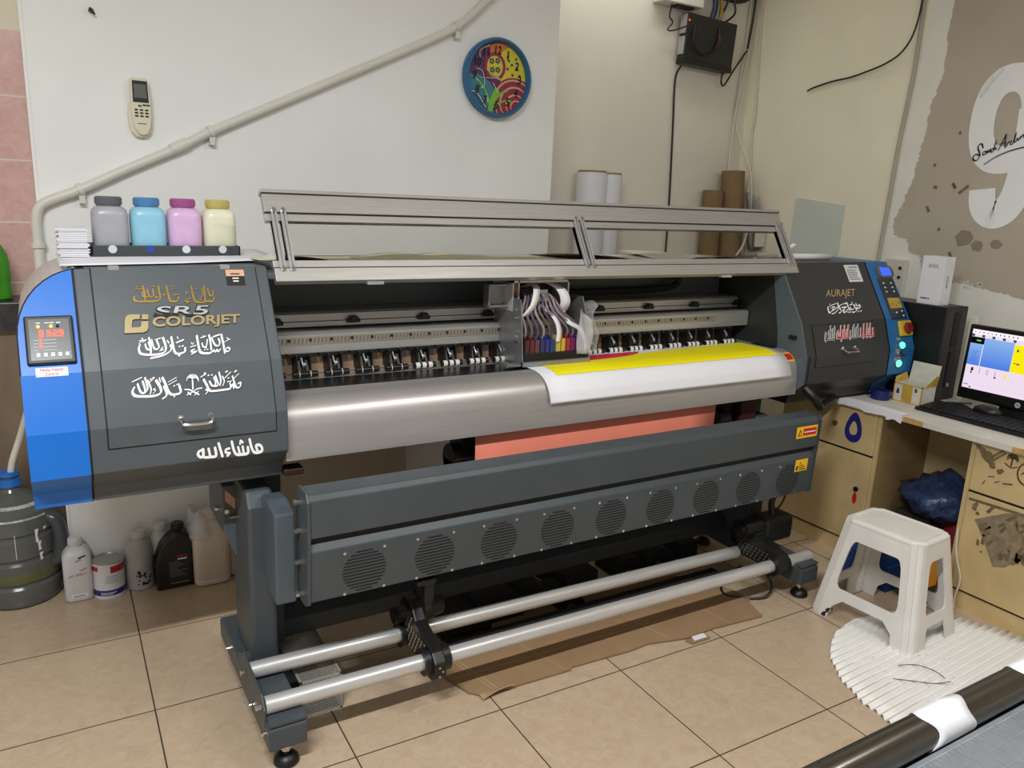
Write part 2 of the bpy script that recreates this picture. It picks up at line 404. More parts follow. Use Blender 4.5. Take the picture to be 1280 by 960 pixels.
# blue end cap with a big rounded top corner
def cap_outline(x0, x1, r):
    return [(x0+r-r*math.sin(PI/2*k/10), 1.28-r+r*math.cos(PI/2*k/10)) for k in range(11)]
b = B(); xo, xi = -0.245, -0.1205
ring = []
zs = [0.715, 0.755, 0.81, 0.92, 1.05]+[1.08, 1.12]
col = []
def capx(z): 
    r = 0.15
    if z < 1.28-r: return xo
    return xo+r-math.sqrt(max(r*r-(z-(1.28-r))**2, 0))*1.0
zz = [0.715, 0.755, 0.81, 0.92, 1.05, 1.13]+[1.13+0.15*math.sin(PI/2*k/10) for k in range(1, 11)]
Lf, Rt = [], []
for z in zz:
    Lf.append((capx(z), prof_y(z), z)); Rt.append((xi, prof_y(z), z))
for k in range(len(zz)-1): b.poly([Lf[k], Rt[k], Rt[k+1], Lf[k+1]])
part('blue_end_panel', b, 'blue', PR, label='bright blue painted end panel')
b = B()
bk = [(x, -0.10, z) for x, y, z in Lf]
for k in range(len(zz)-1): b.poly([Lf[k], Lf[k+1], bk[k+1], bk[k]])
b.poly([Lf[-1], Rt[-1], (xi, -0.10, 1.28), bk[-1]])
b.poly([(x, -0.10, z) for x, y, z in Rt]+bk[::-1]); b.poly([Lf[0], bk[0], (xi, -.1, .715), Rt[0]])
part('corner_cover', b, mat('satin_silver_cover', (196, 194, 190), 0.3, 0.1, var=0.04), PR, smooth=35, label='silver rounded corner cover')
b = skin(B(), -0.1225, -0.1195, 0.716, 1.279, 0.001)
for p, q in zip(Lf[4:], Lf[5:]): b.tube([p, q], 0.0016, 6, 0)
part('panel_seam', b, 'seam', PR)
b = B()
for x, y in ((-0.132, -0.45), (-0.136, -0.40)): b.cyl((x, y, 1.279), (x, y, 1.283), 0.006, n=10)
pieces('screw', b, 'chrome', PR)
# access door with a dark gap round it
b = skin(B(), -0.0835, 0.3155, 0.866, 1.279, 0.0006); part('door_gap', b, 'seam', hl)
b = skin(B(), -0.080, 0.312, 0.870, 1.279, 0.003, 0.002); part('access_door', b, 'housing', hl)
def handle(x0, x1, z, parent):
    b = B(); p0 = onface(x0, z, 0.003); p1 = onface(x1, z, 0.003); d = Vector((0, -0.028, -0.012))
    b.tube([p0, p0+d*0.7, p0+d+Vector((0.008, 0, 0)), p1+d-Vector((0.008, 0, 0)), p1+d*0.7, p1], 0.0042, 8, 4)
    for p in (p0, p1): b.cyl(p, p+Vector((0, -0.003, 0)), 0.0075, n=12)
    part('door_handle', b, 'chrome', parent, smooth=40)
handle(0.081, 0.152, 0.928, hl)
def quadplace(quad, w, h, off):
    (ax, az), (bx, bz), (cx, cz), (dx, dz) = quad
    def P(u, v):
        u /= w; v /= h
        x = (ax*(1-u)+bx*u)*(1-v)+(dx*(1-u)+cx*u)*v; z = (az*(1-u)+bz*u)*(1-v)+(dz*(1-u)+cz*u)*v
        return onface(x, z, off)
    return P
gold_strokes = [(26, [(75, 235), (85, 285), (150, 298), (270, 296), (380, 285), (412, 250), (400, 170), (385, 95)]), (24, [(185, 90), (205, 170), (215, 235), (215, 280)]), (20, [(180, 175), (195, 232), (250, 235)]), (20, [(240, 140), (275, 235), (325, 222), (310, 130)]), (28, [(350, 240), (375, 245)]), (12, [(80, 138), (170, 128)]), (14, [(108, 98), (115, 108)]), (12, [(290, 104), (345, 96)]), (22, [(448, 212), (475, 210)]), (26, [(488, 92), (515, 200), (540, 285), (590, 298), (640, 290), (655, 235)]), (16, [(588, 215), (650, 208)]), (10, [(560, 146), (615, 128)]), (16, [(572, 96), (578, 106)]), (26, [(822, 92), (845, 210), (875, 290), (950, 312), (1040, 296), (1075, 300), (1118, 298), (1138, 252)]), (24, [(990, 92), (1008, 190), (1012, 285)]), (18, [(965, 130), (985, 215), (945, 255)]), (20, [(1045, 130), (1072, 212), (1115, 226), (1122, 150)]), (12, [(748, 172), (760, 200), (772, 178)]), (18, [(742, 295), (775, 268), (820, 265)]), (26, [(765, 318), (780, 312)]), (18, [(745, 300), (815, 296)]), (16, [(888, 130), (905, 128)]), (18, [(935, 282), (965, 278)])]
w1 = [(26, [(62, 185), (52, 240), (80, 295), (180, 308), (300, 300), (372, 265), (380, 200), (345, 92)]), (24, [(200, 350), (300, 330), (400, 290), (452, 235), (436, 185)]), (14, [(398, 128), (420, 160)]), (24, [(172, 95), (195, 180), (198, 285)]), (20, [(128, 175), (150, 235), (195, 240), (168, 150)]), (20, [(205, 120), (235, 225), (270, 240)]), (20, [(268, 130), (298, 210), (270, 242)]), (26, [(447, 85), (468, 180), (490, 270), (530, 298), (590, 285), (622, 265), (620, 222)]), (20, [(548, 206), (556, 204)]), (20, [(586, 200), (596, 198)]), (24, [(545, 320), (552, 320)]), (22, [(515, 155), (598, 122)]), (10, [(522, 80), (535, 108)]), (14, [(55, 168), (80, 148)]), (14, [(60, 134), (140, 124)]), (12, [(98, 150), (124, 142)]), (12, [(88, 100), (100, 118)]), (14, [(250, 120), (318, 98)]), (14, [(345, 214), (322, 238), (350, 246), (306, 260)]), (28, [(770, 70), (788, 170), (808, 262), (850, 290), (940, 288), (985, 255)]), (20, [(985, 255), (1015, 272), (1030, 245), (1052, 270), (1078, 240)]), (24, [(928, 62), (945, 140), (958, 245)]), (20, [(960, 95), (1008, 188), (1058, 192), (1068, 150), (1050, 105)]), (18, [(838, 165), (852, 208), (892, 208), (905, 120)]), (14, [(818, 98), (885, 75)]), (10, [(852, 70), (862, 92)]), (16, [(870, 246), (878, 244)]), (16, [(905, 246), (914, 244)]), (14, [(888, 226), (896, 224)]), (22, [(985, 84), (1064, 56)]), (26, [(1088, 58), (1112, 160), (1136, 288)]), (18, [(1140, 268), (1165, 222), (1200, 232), (1188, 264), (1142, 272)]), (10, [(1130, 150), (1206, 112)]), (10, [(1164, 95), (1188, 124)]), (18, [(738, 244), (702, 258), (708, 276), (768, 270), (704, 306)]), (14, [(690, 215), (756, 196)]), (10, [(700, 158), (716, 180), (732, 160)])]
w2 = [(26, [(62, 222), (44, 265), (70, 308), (150, 318), (280, 310), (345, 275), (338, 215), (294, 140)]), (14, [(44, 155), (140, 108)]), (20, [(98, 180), (128, 265), (168, 280), (176, 235), (150, 150)]), (20, [(176, 112), (205, 225), (178, 275)]), (16, [(205, 140), (240, 230), (232, 288)]), (10, [(285, 228), (264, 240), (290, 252), (262, 282)]), (12, [(225, 162), (275, 112)]), (16, [(233, 128), (240, 126)]), (16, [(260, 112), (268, 110)]), (22, [(378, 205), (405, 270), (405, 310), (368, 340)]), (12, [(326, 112), (342, 160)]), (24, [(360, 110), (392, 175), (428, 265), (462, 296), (522, 292), (562, 270), (545, 200)]), (10, [(425, 158), (512, 108)]), (10, [(430, 188), (516, 138)]), (16, [(486, 202), (494, 200)]), (16, [(520, 186), (540, 182)]), (16, [(488, 320), (494, 318)]), (16, [(690, 120), (694, 190), (696, 236)]), (14, [(606, 240), (660, 246), (710, 270), (764, 298)]), (14, [(796, 226), (740, 236), (690, 270), (632, 300)]), (12, [(640, 272), (672, 300)]), (12, [(756, 262), (716, 304)]), (14, [(786, 102), (838, 72)]), (20, [(826, 62), (834, 66)]), (22, [(815, 130), (850, 190), (882, 250), (930, 258), (1050, 244), (1120, 232), (1128, 195)]), (16, [(866, 86), (874, 84)]), (16, [(906, 82), (914, 80)]), (18, [(882, 150), (908, 195), (945, 200), (950, 150), (930, 108)]), (18, [(948, 90), (982, 185), (950, 206)]), (18, [(990, 52), (1012, 140), (1002, 196)]), (14, [(1030, 96), (1052, 150), (1034, 198)]), (14, [(1060, 112), (1124, 50)]), (20, [(1070, 45), (1084, 42)]), (16, [(1116, 170), (1132, 218), (1150, 180), (1164, 228), (1172, 170)]), (16, [(1096, 116), (1104, 114)]), (16, [(1120, 152), (1130, 150)]), (16, [(1092, 156), (1100, 154)]), (18, [(1146, 95), (1168, 165), (1196, 220), (1235, 212), (1242, 165), (1215, 176)]), (12, [(1156, 128), (1218, 68)]), (20, [(1174, 44), (1190, 36)]), (14, [(860, 232), (838, 246), (866, 256), (840, 290)])]
for k in range(11):
    a = PI*(0.02+0.96*k/10)*1.16-0.25; w2.append((7, [(690, 122), (690+44*math.cos(a), 108-34*math.sin(a)), (690+70*math.cos(a), 140-58*math.sin(a))]))
w3 = [(52, [(170, 270), (108, 310), (95, 365), (135, 402), (178, 376), (178, 262)]), (50, [(175, 370), (200, 400), (300, 388), (370, 375), (392, 340), (380, 228)]), (46, [(270, 248), (292, 370)]), (50, [(445, 155), (496, 362)]), (42, [(622, 232), (566, 250), (558, 300), (610, 300)]), (42, [(625, 305), (582, 350)]), (50, [(675, 122), (700, 260), (742, 322), (830, 316), (915, 302), (948, 270), (948, 200)]), (44, [(778, 205), (796, 300)]), (44, [(858, 192), (866, 290)]), (40, [(818, 150), (835, 102), (866, 130)]), (50, [(995, 82), (1020, 220), (1062, 278), (1140, 268), (1190, 250), (1200, 195), (1155, 160), (1100, 175), (1112, 240)])]
aj_w, aj_h = 1280, 853
r1 = [(30, [(172, 560), (185, 640), (215, 715), (280, 660), (330, 630)]), (22, [(200, 550), (280, 505), (385, 465)]), (30, [(285, 560), (345, 560), (295, 620), (330, 640), (395, 570)]), (30, [(280, 738), (350, 715), (420, 640), (440, 540), (420, 450)]), (28, [(455, 530), (490, 610), (500, 640)]), (24, [(480, 520), (560, 480), (660, 445)]), (32, [(460, 712), (500, 700), (560, 640)]), (34, [(535, 572), (650, 560), (600, 600), (585, 690), (620, 700), (690, 620)]), (26, [(665, 450), (695, 540), (740, 655)]), (24, [(740, 500), (800, 500), (800, 435)]), (28, [(750, 570), (780, 625), (830, 620), (880, 555), (840, 500)]), (32, [(815, 690), (860, 700), (935, 635), (900, 590), (1000, 590), (1020, 550), (985, 500)]), (24, [(900, 470), (930, 530), (970, 530)]), (28, [(960, 690), (990, 665)]), (28, [(1035, 680), (1060, 655)]), (26, [(730, 710), (770, 690)]), (24, [(680, 690), (700, 700)]), (26, [(625, 485), (650, 460)]), (22, [(205, 490), (215, 484)]), (22, [(240, 600), (250, 590)])]
blk = [(30, [(80, 330), (75, 490), (100, 530)]), (26, [(108, 350), (100, 420)]), (26, [(150, 290), (162, 460)]), (30, [(182, 180), (190, 250)]), (26, [(198, 275), (200, 460)]), (26, [(240, 240), (240, 470)]), (26, [(272, 190), (285, 250), (272, 500)]), (30, [(85, 490), (180, 490), (265, 480)]), (26, [(640, 290), (638, 400)]), (26, [(690, 200), (688, 400)]), (30, [(715, 145), (718, 190)]), (26, [(728, 250), (732, 400)]), (26, [(770, 205), (766, 420)]), (26, [(805, 140), (815, 240), (812, 420)]), (30, [(620, 440), (720, 436), (815, 425)]), (26, [(630, 480), (640, 470)])]
redw = [(34, [(350, 290), (330, 350), (340, 430), (400, 435)]), (26, [(372, 330), (372, 420)]), (28, [(408, 175), (412, 460)]), (28, [(430, 500), (430, 525)]), (28, [(492, 165), (500, 440)]), (28, [(460, 270), (470, 430)]), (28, [(545, 260), (545, 430)]), (28, [(580, 155), (575, 430)]), (34, [(325, 460), (450, 455), (580, 440)]), (30, [(868, 230), (870, 390)]), (30, [(940, 130), (940, 390)]), (30, [(1020, 125), (1020, 190)]), (28, [(1008, 230), (1010, 390)]), (28, [(1052, 230), (1052, 390)]), (30, [(1090, 120), (1095, 390)]), (34, [(1155, 230), (1165, 380)]), (38, [(850, 410), (1000, 405), (1170, 395)]), (26, [(930, 455), (934, 450)]), (26, [(1020, 445), (1026, 440)]), (26, [(1100, 440), (1106, 436)])]
def heavier(st, k): return [(w*k, p) for w, p in st]
QG = ((-0.0001, 1.2507), (0.2289, 1.2472), (0.2164, 1.1693), (-0.0091, 1.1771))
QL = ((-0.0235, 1.2049), (0.2819, 1.1966), (0.2654, 1.0999), (-0.0341, 1.115))
Q1 = ((-0.0002, 1.1331), (0.2368, 1.1224), (0.2245, 1.0472), (-0.009, 1.0622))
Q2 = ((-0.0242, 1.0526), (0.243, 1.0341), (0.2338, 0.9522), (-0.0316, 0.9761))
Q3 = ((0.1051, 0.8849), (0.281, 0.8637), (0.2905, 0.7663), (0.1015, 0.8093))
QA = ((2.5864, 1.1865), (2.8991, 1.1806), (2.8209, 1.0553), (2.5182, 1.0667))
QR = ((2.5182, 1.0667), (2.8741, 1.0532), (2.844, 0.9404), (2.4876, 0.9606))
part('gold_calligraphy', brush(B(), heavier(gold_strokes, 1.2), quadplace(QG, 1280, 427, 0.0045)), 'gold', hl, label='gold script lettering')
part('white_calligraphy', brush(B(), heavier(w1, 1.3), quadplace(Q1, 1280, 406, 0.0045)), 'white', hl, label='white script under the raised letters')
part('white_calligraphy', brush(B(), heavier(w2, 1.35), quadplace(Q2, 1280, 373, 0.0045)), 'white', hl, label='white script with palm and swords')
part('white_calligraphy', brush(B(), w3, quadplace(Q3, 1280, 512, 0.003), nib=0.85), 'white', hl, label='bold white script below the door')
QLp = quadplace(QL, 1280, 400, 0.0)
def logoplace(x0, y0, x1, y1):
    # text box in crop units: bottom-left, width along the lower edge, height upwards
    def mk(w, h):
        def P(u, v, d):
            uu = x0+(x1-x0)*u/w; vb = y0[0]+(y0[1]-y0[0])*u/w; vt = y1[0]+(y1[1]-y1[0])*u/w
            p = QLp(uu, vb+(vt-vb)*v/h); return p+prof_n(1.1)*(0.0035+d)
        return P
    return mk(1.0, 1.0)
part('colorjet_lettering', textmesh('COLORJET', logoplace(305, (312, 268), 1190, (182, 152)), 1, 1, 0.005, bold=0.028), 'goldtan', hl, label='raised champagne gold letters')
part('sr_badge_edge', textmesh('SR5', logoplace(315, (185, 168), 875, (68, 54)), 1, 1, 0.003, bold=0.04, shear=0.12), 'seam', hl)
b = textmesh('SR5', logoplace(328, (175, 158), 862, (78, 64)), 1, 1, 0.0048, bold=0.01, shear=0.12); bmesh.ops.bisect_plane(b.bm, geom=b.bm.verts[:]+b.bm.edges[:]+b.bm.faces[:], plane_co=(0.12, -0.53, 1.1705), plane_no=(0.10, 0, 1), clear_inner=True); part('sr_badge', b, 'silver', hl, label='chrome badge letters')
em = [[(0.20, 1), (0.64, 1), (0.64, .74), (0.40, .74), (0.32, .66), (0.30, .30), (0.62, .30), (0.70, .38), (0.70, .62), (1, .62), (1, .24), (0.94, .10), (0.80, .02), (0, 0), (0.02, .76), (0.08, .92)], [(.74, 1), (1, .98), (1, .72), (.72, .72)]]
b = B()
ep = logoplace(40, (345, 340), 265, (160, 155))
for lp in em:
    n = len(lp); top = [ep(u, v, 0.005) for u, v in lp]; bot = [ep(u, v, -0.003) for u, v in lp]
    b.fill([top])
    for i in range(n): b.poly([top[i], top[(i+1) % n], bot[(i+1) % n], bot[i]])
part('emblem', b, 'goldtan', hl, label='champagne gold square emblem')
# small two-tone sticker at the door top
def sticker(name, x0, x1, z0, z1, m, parent, off=0.004): return part(name, skin(B(), x0, x1, z0, z1, off), m, parent)
sticker('badge_sticker', 0.234, 0.281, 1.232, 1.255, 'black', hl); sticker('badge_sticker', 0.235, 0.282, 1.255, 1.271, mat('rose_gold_foil', (226, 178, 152), 0.35, 0.3, var=0.05), hl)
def tp(x0, z0, off): return lambda u, v, d: onface(x0+u, z0+v, off)
for xa, xb, za, m_ in ((0.247, 0.270, 1.259, 'black'), (0.250, 0.266, 1.248, 'white'), (0.251, 0.265, 1.241, 'white')): part('sticker_print', skin(B(), xa, xb, za, za+0.0028, 0.0046), m_, hl)
# heater control panel
cp = part('control_panel', skin(B(), -0.230, -0.130, 1.069, 1.172, 0.010, 0.010), 'black', PR, bev=0.004, label='black framed control panel with red digits')
part('panel_face', skin(B(), -0.221, -0.139, 1.077, 1.164, 0.0106), 'panelface', cp)
def rect(b, x0, x1, z0, z1, off=0.0115): return skin(b, x0, x1, z0, z1, off)
SEG = {'8': 'abcdefg', '2': 'abged', '9': 'abcdfg', '3': 'abgcd'}
def digit(ch, x, z, w, h):
    b = B(); t = 0.0026
    S = {'a': (x, x+w, z+h-t, z+h), 'd': (x, x+w, z, z+t), 'g': (x, x+w, z+h/2-t/2, z+h/2+t/2), 'f': (x, x+t, z+h/2, z+h), 'e': (x, x+t, z, z+h/2), 'b': (x+w-t, x+w, z+h/2, z+h), 'c': (x+w-t, x+w, z, z+h/2)}
    for k in SEG[ch]: rect(b, *S[k])
    part('led_digit', b, 'redled', cp)
for ch, x in (('8', -0.2015), ('3', -0.186), ('2', -0.1735), ('9', -0.161)): digit(ch, x, 1.126, 0.009, 0.014)
part('led_point', rect(B(), -0.1635, -0.162, 1.126, 1.1285), 'redled', cp)
for x, m in ((-0.202, 'ambled'), (-0.176, 'ambled'), (-0.1625, 'seam')):
    b = B(); b.lathe([(0.0038, 0), (0.0032, 0.001)], n=12)
    for v in b.bm.verts: v.co = onface(x+v.co.x, 1.148+v.co.y, 0.0112+v.co.z)
    part('indicator_light', b, m, cp)
for k in range(4):
    z = 1.118-k*0.0072
    part('panel_print', rect(rect(B(), -0.214, -0.204, z, z+0.0016), -0.194, -0.168, z, z+0.0016), mat('panel_print', (190, 190, 188), 0.6, var=0), cp)
    if k < 3: part('indicator_light', rect(B(), -0.2015, -0.1965, z-0.001, z+0.004), 'redled', cp)
for k in range(5): part('panel_button', skin(B(), -0.2095+0.0145*k, -0.2025+0.0145*k, 1.084, 1.0915, 0.0125, 0.002), 'white', cp)
for k, x in enumerate((-0.206, -0.189, -0.179, -0.165)): part('panel_print', rect(B(), x, x+0.009, 1.1545, 1.1565), 'paper', cp)
sticker('paper_label', -0.215, -0.150, 1.045, 1.064, 'paper', PR, 0.001)['label'] = 'white paper label under control panel'
redprint = mat('red_print', (196, 96, 96), 0.7, var=0.05)
part('label_print', textmesh('Media Heater', tp(-0.206, 1.0565, 0.002), 0.048, 0.006), redprint, PR); part('label_print', textmesh('Control', tp(-0.196, 1.0475, 0.002), 0.026, 0.006), redprint, PR)
# --- carriage-side end cabinet
XR0, XB, XR1 = 2.396, 2.93, 3.09
hr = part('end_cabinet', B().prism(head_profile(), XR0, XB-0.002), mat('charcoal_powder_coat', (50, 52, 52), 0.42, var=0.05, scale=14, bump=0.03, bscale=400), PR, bev=0.004)
pr = head_profile()
b = B(); zz2 = [z for z, y in PROF]
def rx(z): return 3.105-0.0 if z < 1.0 and z > 0.86 else (3.085 if z > 1.2 else (3.10 if z > 0.8 else 3.05))
def bx(z): return {1.28: 2.952, 1.05: 2.942, 0.92: 2.905, 0.81: 2.885, 0.755: 2.87, 0.715: 2.90}[z]
Lf2 = [(2.93, y, z) for z, y in PROF]; Rt2 = [(rx(z), y, z) for z, y in PROF]
for k in range(len(PROF)-1): b.poly([Lf2[k], Rt2[k], Rt2[k+1], Lf2[k+1]])
bk2 = [(x, -0.10, z) for x, y, z in Rt2]
for k in range(len(PROF)-1): b.poly([Rt2[k], bk2[k], bk2[k+1], Rt2[k+1]])
b.poly([Lf2[0], Rt2[0], bk2[0], (2.93, -.1, 1.28)]); b.poly([Lf2[-1], Rt2[-1], bk2[-1], (2.93, -.1, .715)]); b.poly(bk2+[(2.93, -.1, z) for z in (.715, 1.28)])
be = part('blue_end_panel', b, 'blue2', PR, label='darker blue end panel with buttons')
part('panel_seam', skin(B(), 2.928, 2.932, 0.716, 1.279, 0.001), 'seam', PR)
b = B()
part('door_gap', skin(B(), 2.448, 2.842, 0.876, 1.044, 0.0006), 'seam', hr); part('access_door', skin(B(), 2.451, 2.839, 0.879, 1.041, 0.003, 0.002), hr.data.materials[0], hr)
handle(2.613, 2.691, 0.945, hr)
# bluish flange on the inner edge of the cabinet, with its black catch
b = B().prism([(y, z) for z, y in PROF[:4]]+[(-0.60, 0.76), (-0.50, 0.80), (-0.505, 0.95), (-0.50, 1.0), (-0.44, 1.26)], XR0-0.006, XR0); fl_ = part('side_flange', b, mat('steel_blue_grey_flange', (92, 103, 111), 0.4, var=0.06), PR)
part('catch', B().box(XR0-0.018, XR0-0.006, -0.60, -0.565, 0.985, 1.0), 'black', fl_, bev=0.003)
part('door_gap', skin(B(), XR0+0.012, XR0+0.020, 0.75, 0.925, 0.001), 'seam', hr)
QAp = quadplace(QA, 1280, 853, 0.0)
def ajp(u, v, d): 
    vb = 345-20*u; vt = 95-25*u; return QAp(125+(890-125)*u, vb+(vt-vb)*v)+prof_n(1.15)*0.0016
part('aurajet_lettering', textmesh('AURAJET', ajp, 1, 1, bold=0.0), 'bronze', hr, label='thin bronze lettering')
part('white_calligraphy', brush(B(), heavier(r1, 1.35), quadplace(QA, 1280, 853, 0.0018)), 'white', hr, label='small white script under bronze letters')
part('script_outline', brush(B(), blk+redw, quadplace(QR, 1280, 640, 0.0042), nib=0.7, grow=17), 'white', hr)
part('black_calligraphy', brush(B(), blk, quadplace(QR, 1280, 640, 0.0064), nib=0.6, grow=-8), 'black', hr, label='black script with white outline'); part('red_calligraphy', brush(B(), redw, quadplace(QR, 1280, 640, 0.0064), nib=0.6, grow=-6), 'red', hr, label='red script with white outline')
cs = part('caution_label', skin(B(), 2.778, 2.872, 1.200, 1.268, 0.0016), 'paper', hr, label='white caution sticker')
part('label_print', textmesh('CAUTION', tp(2.805, 1.254, 0.0022), 0.055, 0.009, bold=0.02), 'black', hr)
bb = B(); bb.poly([onface(2.787, 1.254, .0022), onface(2.799, 1.254, .0022), onface(2.793, 1.264, .0022)]); part('warning_triangle', bb, 'yellow', hr)
gp = mat('grey_print', (90, 90, 90), 0.7, var=0); b = B()
for k in range(9): skin(b, 2.786, 2.786+random.uniform(0.055, 0.078), 1.2075+k*0.005, 1.2095+k*0.005, 0.0022)
part('label_print', b, gp, hr)
# keypad, display and knobs
kp = part('keypad', skin(B(), 2.975, 3.082, 1.045, 1.212, 0.003, 0.003), mat('dark_keypad', (44, 52, 58), 0.35, var=0.05), PR, label='dark keypad with blue display')
b = B(); 
for v0 in (0,): 
    pts = [(3.045+0.058*math.copysign(abs(math.cos(t))**.6, math.cos(t)), 1.238+0.026*math.copysign(abs(math.sin(t))**.7, math.sin(t))) for t in [2*PI*k/32 for k in range(32)]]
    b.loft([[onface(x, min(z, 1.2795), 0.001) for x, z in pts], [onface(x, min(z, 1.2795), 0.005) for x, z in pts]])
part('display_bezel', b, mat('bronze_bezel', (118, 104, 84), 0.3, 0.4, var=0.05), kp)
part('display', skin(B(), 3.010, 3.080, 1.221, 1.254, 0.006), 'bluelcd', kp)
part('keypad_band', skin(B(), 2.990, 3.075, 1.088, 1.130, 0.0036), mat('mustard_band', (190, 158, 60), 0.5, var=0.05), kp)
for z in (1.19, 1.172, 1.155):
    for x in (3.004, 3.056): part('key', skin(B(), x-0.004, x+0.004, z-0.002, z+0.003, 0.005, 0.002), 'white', kp)
for x, z in ((3.02, 1.07), (3.06, 1.075), (3.06, 1.056)): part('key', skin(B(), x-0.004, x+0.004, z-0.002, z+0.003, 0.005, 0.002), 'white', kp)
for x, z in ((3.01, 1.105), (3.035, 1.098), (3.06, 1.11)): part('key', skin(B(), x-0.004, x+0.004, z-0.002, z+0.002, 0.005, 0.001), mat('brown_print', (110, 84, 30), 0.6, var=0), kp)
es = part('emergency_stop', skin(B(), 3.005, 3.094, 0.972, 1.036, 0.014, 0.014), mat('safety_yellow', (214, 178, 50), 0.45, var=0.05), PR, bev=0.006, label='yellow emergency stop box with red button')
n = prof_n(1.0); c = onface(3.05, 1.004, 0.016); b = B().cyl(c, c+n*0.006, 0.016, n=20); b.cyl(c+n*0.004, c+n*0.016, 0.025, 0.021, n=24); part('stop_button', b, mat('dark_red_button', (128, 26, 30), 0.35, var=0.05), es, smooth=40)
for x, z in ((3.012, 0.935), (2.998, 0.858)):
    n = prof_n(z); c = onface(x, z, 0); k = part('lamp_collar', B().cyl(c, c+n*0.006, 0.019, n=20), 'chrome', PR); part('green_lamp', B().cyl(c+n*0.006, c+n*0.013, 0.0155, 0.012, n=20), 'greenled', k, label='lit green lamp')
c = onface(2.998, 0.897, 0); n = prof_n(0.9); b = B().cyl(c, c+n*0.008, 0.017, n=20); b.box(c.x-0.015, c.x+0.015, c.y-0.022, c.y-0.006, c.z-0.004, c.z+0.004); part('key_switch', b, 'chrome', PR)
for x, z in ((3.0, 0.962), (2.985, 0.915), (2.985, 0.878)): part('name_plate', skin(B(), x-0.017, x+0.015, z-0.006, z+0.007, 0.001), mat('grey_plate', (170, 168, 164), 0.4, 0.4, var=0.05), PR)

# --- middle: rear body, rails, platen, apron
part('rear_body', B().prism([(-0.15, 0.80), (-0.10, 0.80), (0.10, 0.98), (0.10, 1.262), (-0.47, 1.262), (-0.47, 1.245), (-0.15, 1.235)], 0.345, XR0-0.006), mat('grey_inner_panel', (92, 98, 96), 0.5, var=0.05), PR, bev=0.002)
bm_ = part('carriage_beam', B().prism([(-0.27, 1.073), (-0.27, 1.112), (-0.262, 1.119), (-0.16, 1.119), (-0.16, 1.073)], 0.345, XR0-0.006), 'alu', PR)
part('beam_groove', B().box(0.345, XR0-0.006, -0.2712, -0.268, 1.088, 1.0905), 'seam', bm_)
for k in range(9):
    x = 0.415+k*0.245
    b = B().box(x-0.022, x+0.022, -0.285, -0.268, 1.082, 1.095); b.box(x-0.012, x+0.012, -0.292, -0.27, 1.092, 1.104); part('cable_clip', b, 'black', bm_, bev=0.003)
part('beam_gap', B().box(0.345, XR0-0.006, -0.245, -0.15, 1.0, 1.073), 'seam', PR)
lb = part('roller_beam', B().prism([(-0.335, 1.004), (-0.335, 1.060), (-0.325, 1.066), (-0.24, 1.066), (-0.24, 1.004)], 0.345, XR0-0.006), 'alu', PR)
hole_m = mat('beige_metal', (176, 168, 152), 0.4, 0.6, var=0.05)
part('hole_strip', B().box(0.345, 2.20, -0.3375, -0.335, 1.030, 1.054), hole_m, lb)
b = B()
for k in range(150):
    x = 0.352+k*0.0122
    if x > 2.19: break
    b.poly([(x, -0.3382, 1.034), (x+0.006, -0.3382, 1.034), (x+0.009, -0.3382, 1.050), (x+0.003, -0.3382, 1.050)])
part('slot_pattern', b, mat('slot_shade', (112, 108, 100), 0.6, var=0.05), lb)
b = B()
for k in range(28):
    x = 0.37+k*0.066
    if x < 2.19: b.cyl((x, -0.3386, 1.044), (x, -0.338, 1.044), 0.0052, n=12)
part('strip_hole', b, 'seam', lb)
part('backing_strip', B().box(0.345, 2.30, -0.312, -0.308, 0.935, 1.004), 'beige', PR)
for k in range(20):
    x = 0.375+k*0.0985
    b = B(); b.box(x-0.019, x+0.019, -0.336, -0.305, 0.962, 1.000); b.box(x-0.023, x-0.018, -0.362, -0.305, 0.946, 1.002); b.box(x+0.018, x+0.023, -0.362, -0.305, 0.946, 1.002); b.box(x-0.045, x+0.045, -0.345, -0.332, 0.994, 1.004)
    b.prism([(-0.35, 0.985), (-0.33, 0.985), (-0.355, 0.95), (-0.37, 0.95)], x-0.018, x-0.010); b.prism([(-0.35, 0.985), (-0.33, 0.985), (-0.355, 0.95), (-0.37, 0.95)], x+0.006, x+0.014)
    pa = part('pinch_arm', b, 'black', PR)
    b = B().cyl((x-0.038, -0.374, 0.947), (x+0.038, -0.374, 0.947), 0.0095, n=14); part('pinch_roller', b, 'black', pa, smooth=40)
    b = B()
    for dx in ((-0.018, 0.016) if k < 5 else (-0.026, -0.004, 0.018)): b.cyl((x+dx-(0.001 if k < 5 else 0.007), -0.374, 0.947), (x+dx+(0.001 if k < 5 else 0.007), -0.374, 0.947), 0.0102, n=14)
    part('roller_band', b, mat('white_rubber', (226, 224, 218), 0.5, var=0.02) if k == 0 else bpy.data.materials['white_rubber'], pa, smooth=40)
    b = B().tube([(x-0.004, -0.348, 0.992), (x-0.002, -0.362, 0.972), (x+0.004, -0.352, 0.96)], 0.0028, 6); b.sphere((x+0.005, -0.353, 0.972), 0.006, n=6); part('spring', b, 'silver', pa, smooth=40)
part('platen_rail', B().box(0.345, XR0-0.006, -0.405, -0.255, 0.915, 0.9335), 'silver', PR)
part('platen', B().box(0.345, XR0-0.006, -0.522, -0.390, 0.905, 0.936), 'platen', PR, bev=0.003)
AP = [(-0.515, 0.938), (-0.545, 0.9365), (-0.570, 0.930), (-0.592, 0.917), (-0.607, 0.90), (-0.617, 0.878), (-0.623, 0.85), (-0.626, 0.768)]
def ap_y(z):
    for a, c in zip(AP, AP[1:]):
        if z >= c[1]: return a[0]+(c[0]-a[0])*(a[1]-z)/(a[1]-c[1])
    return AP[-1][0]
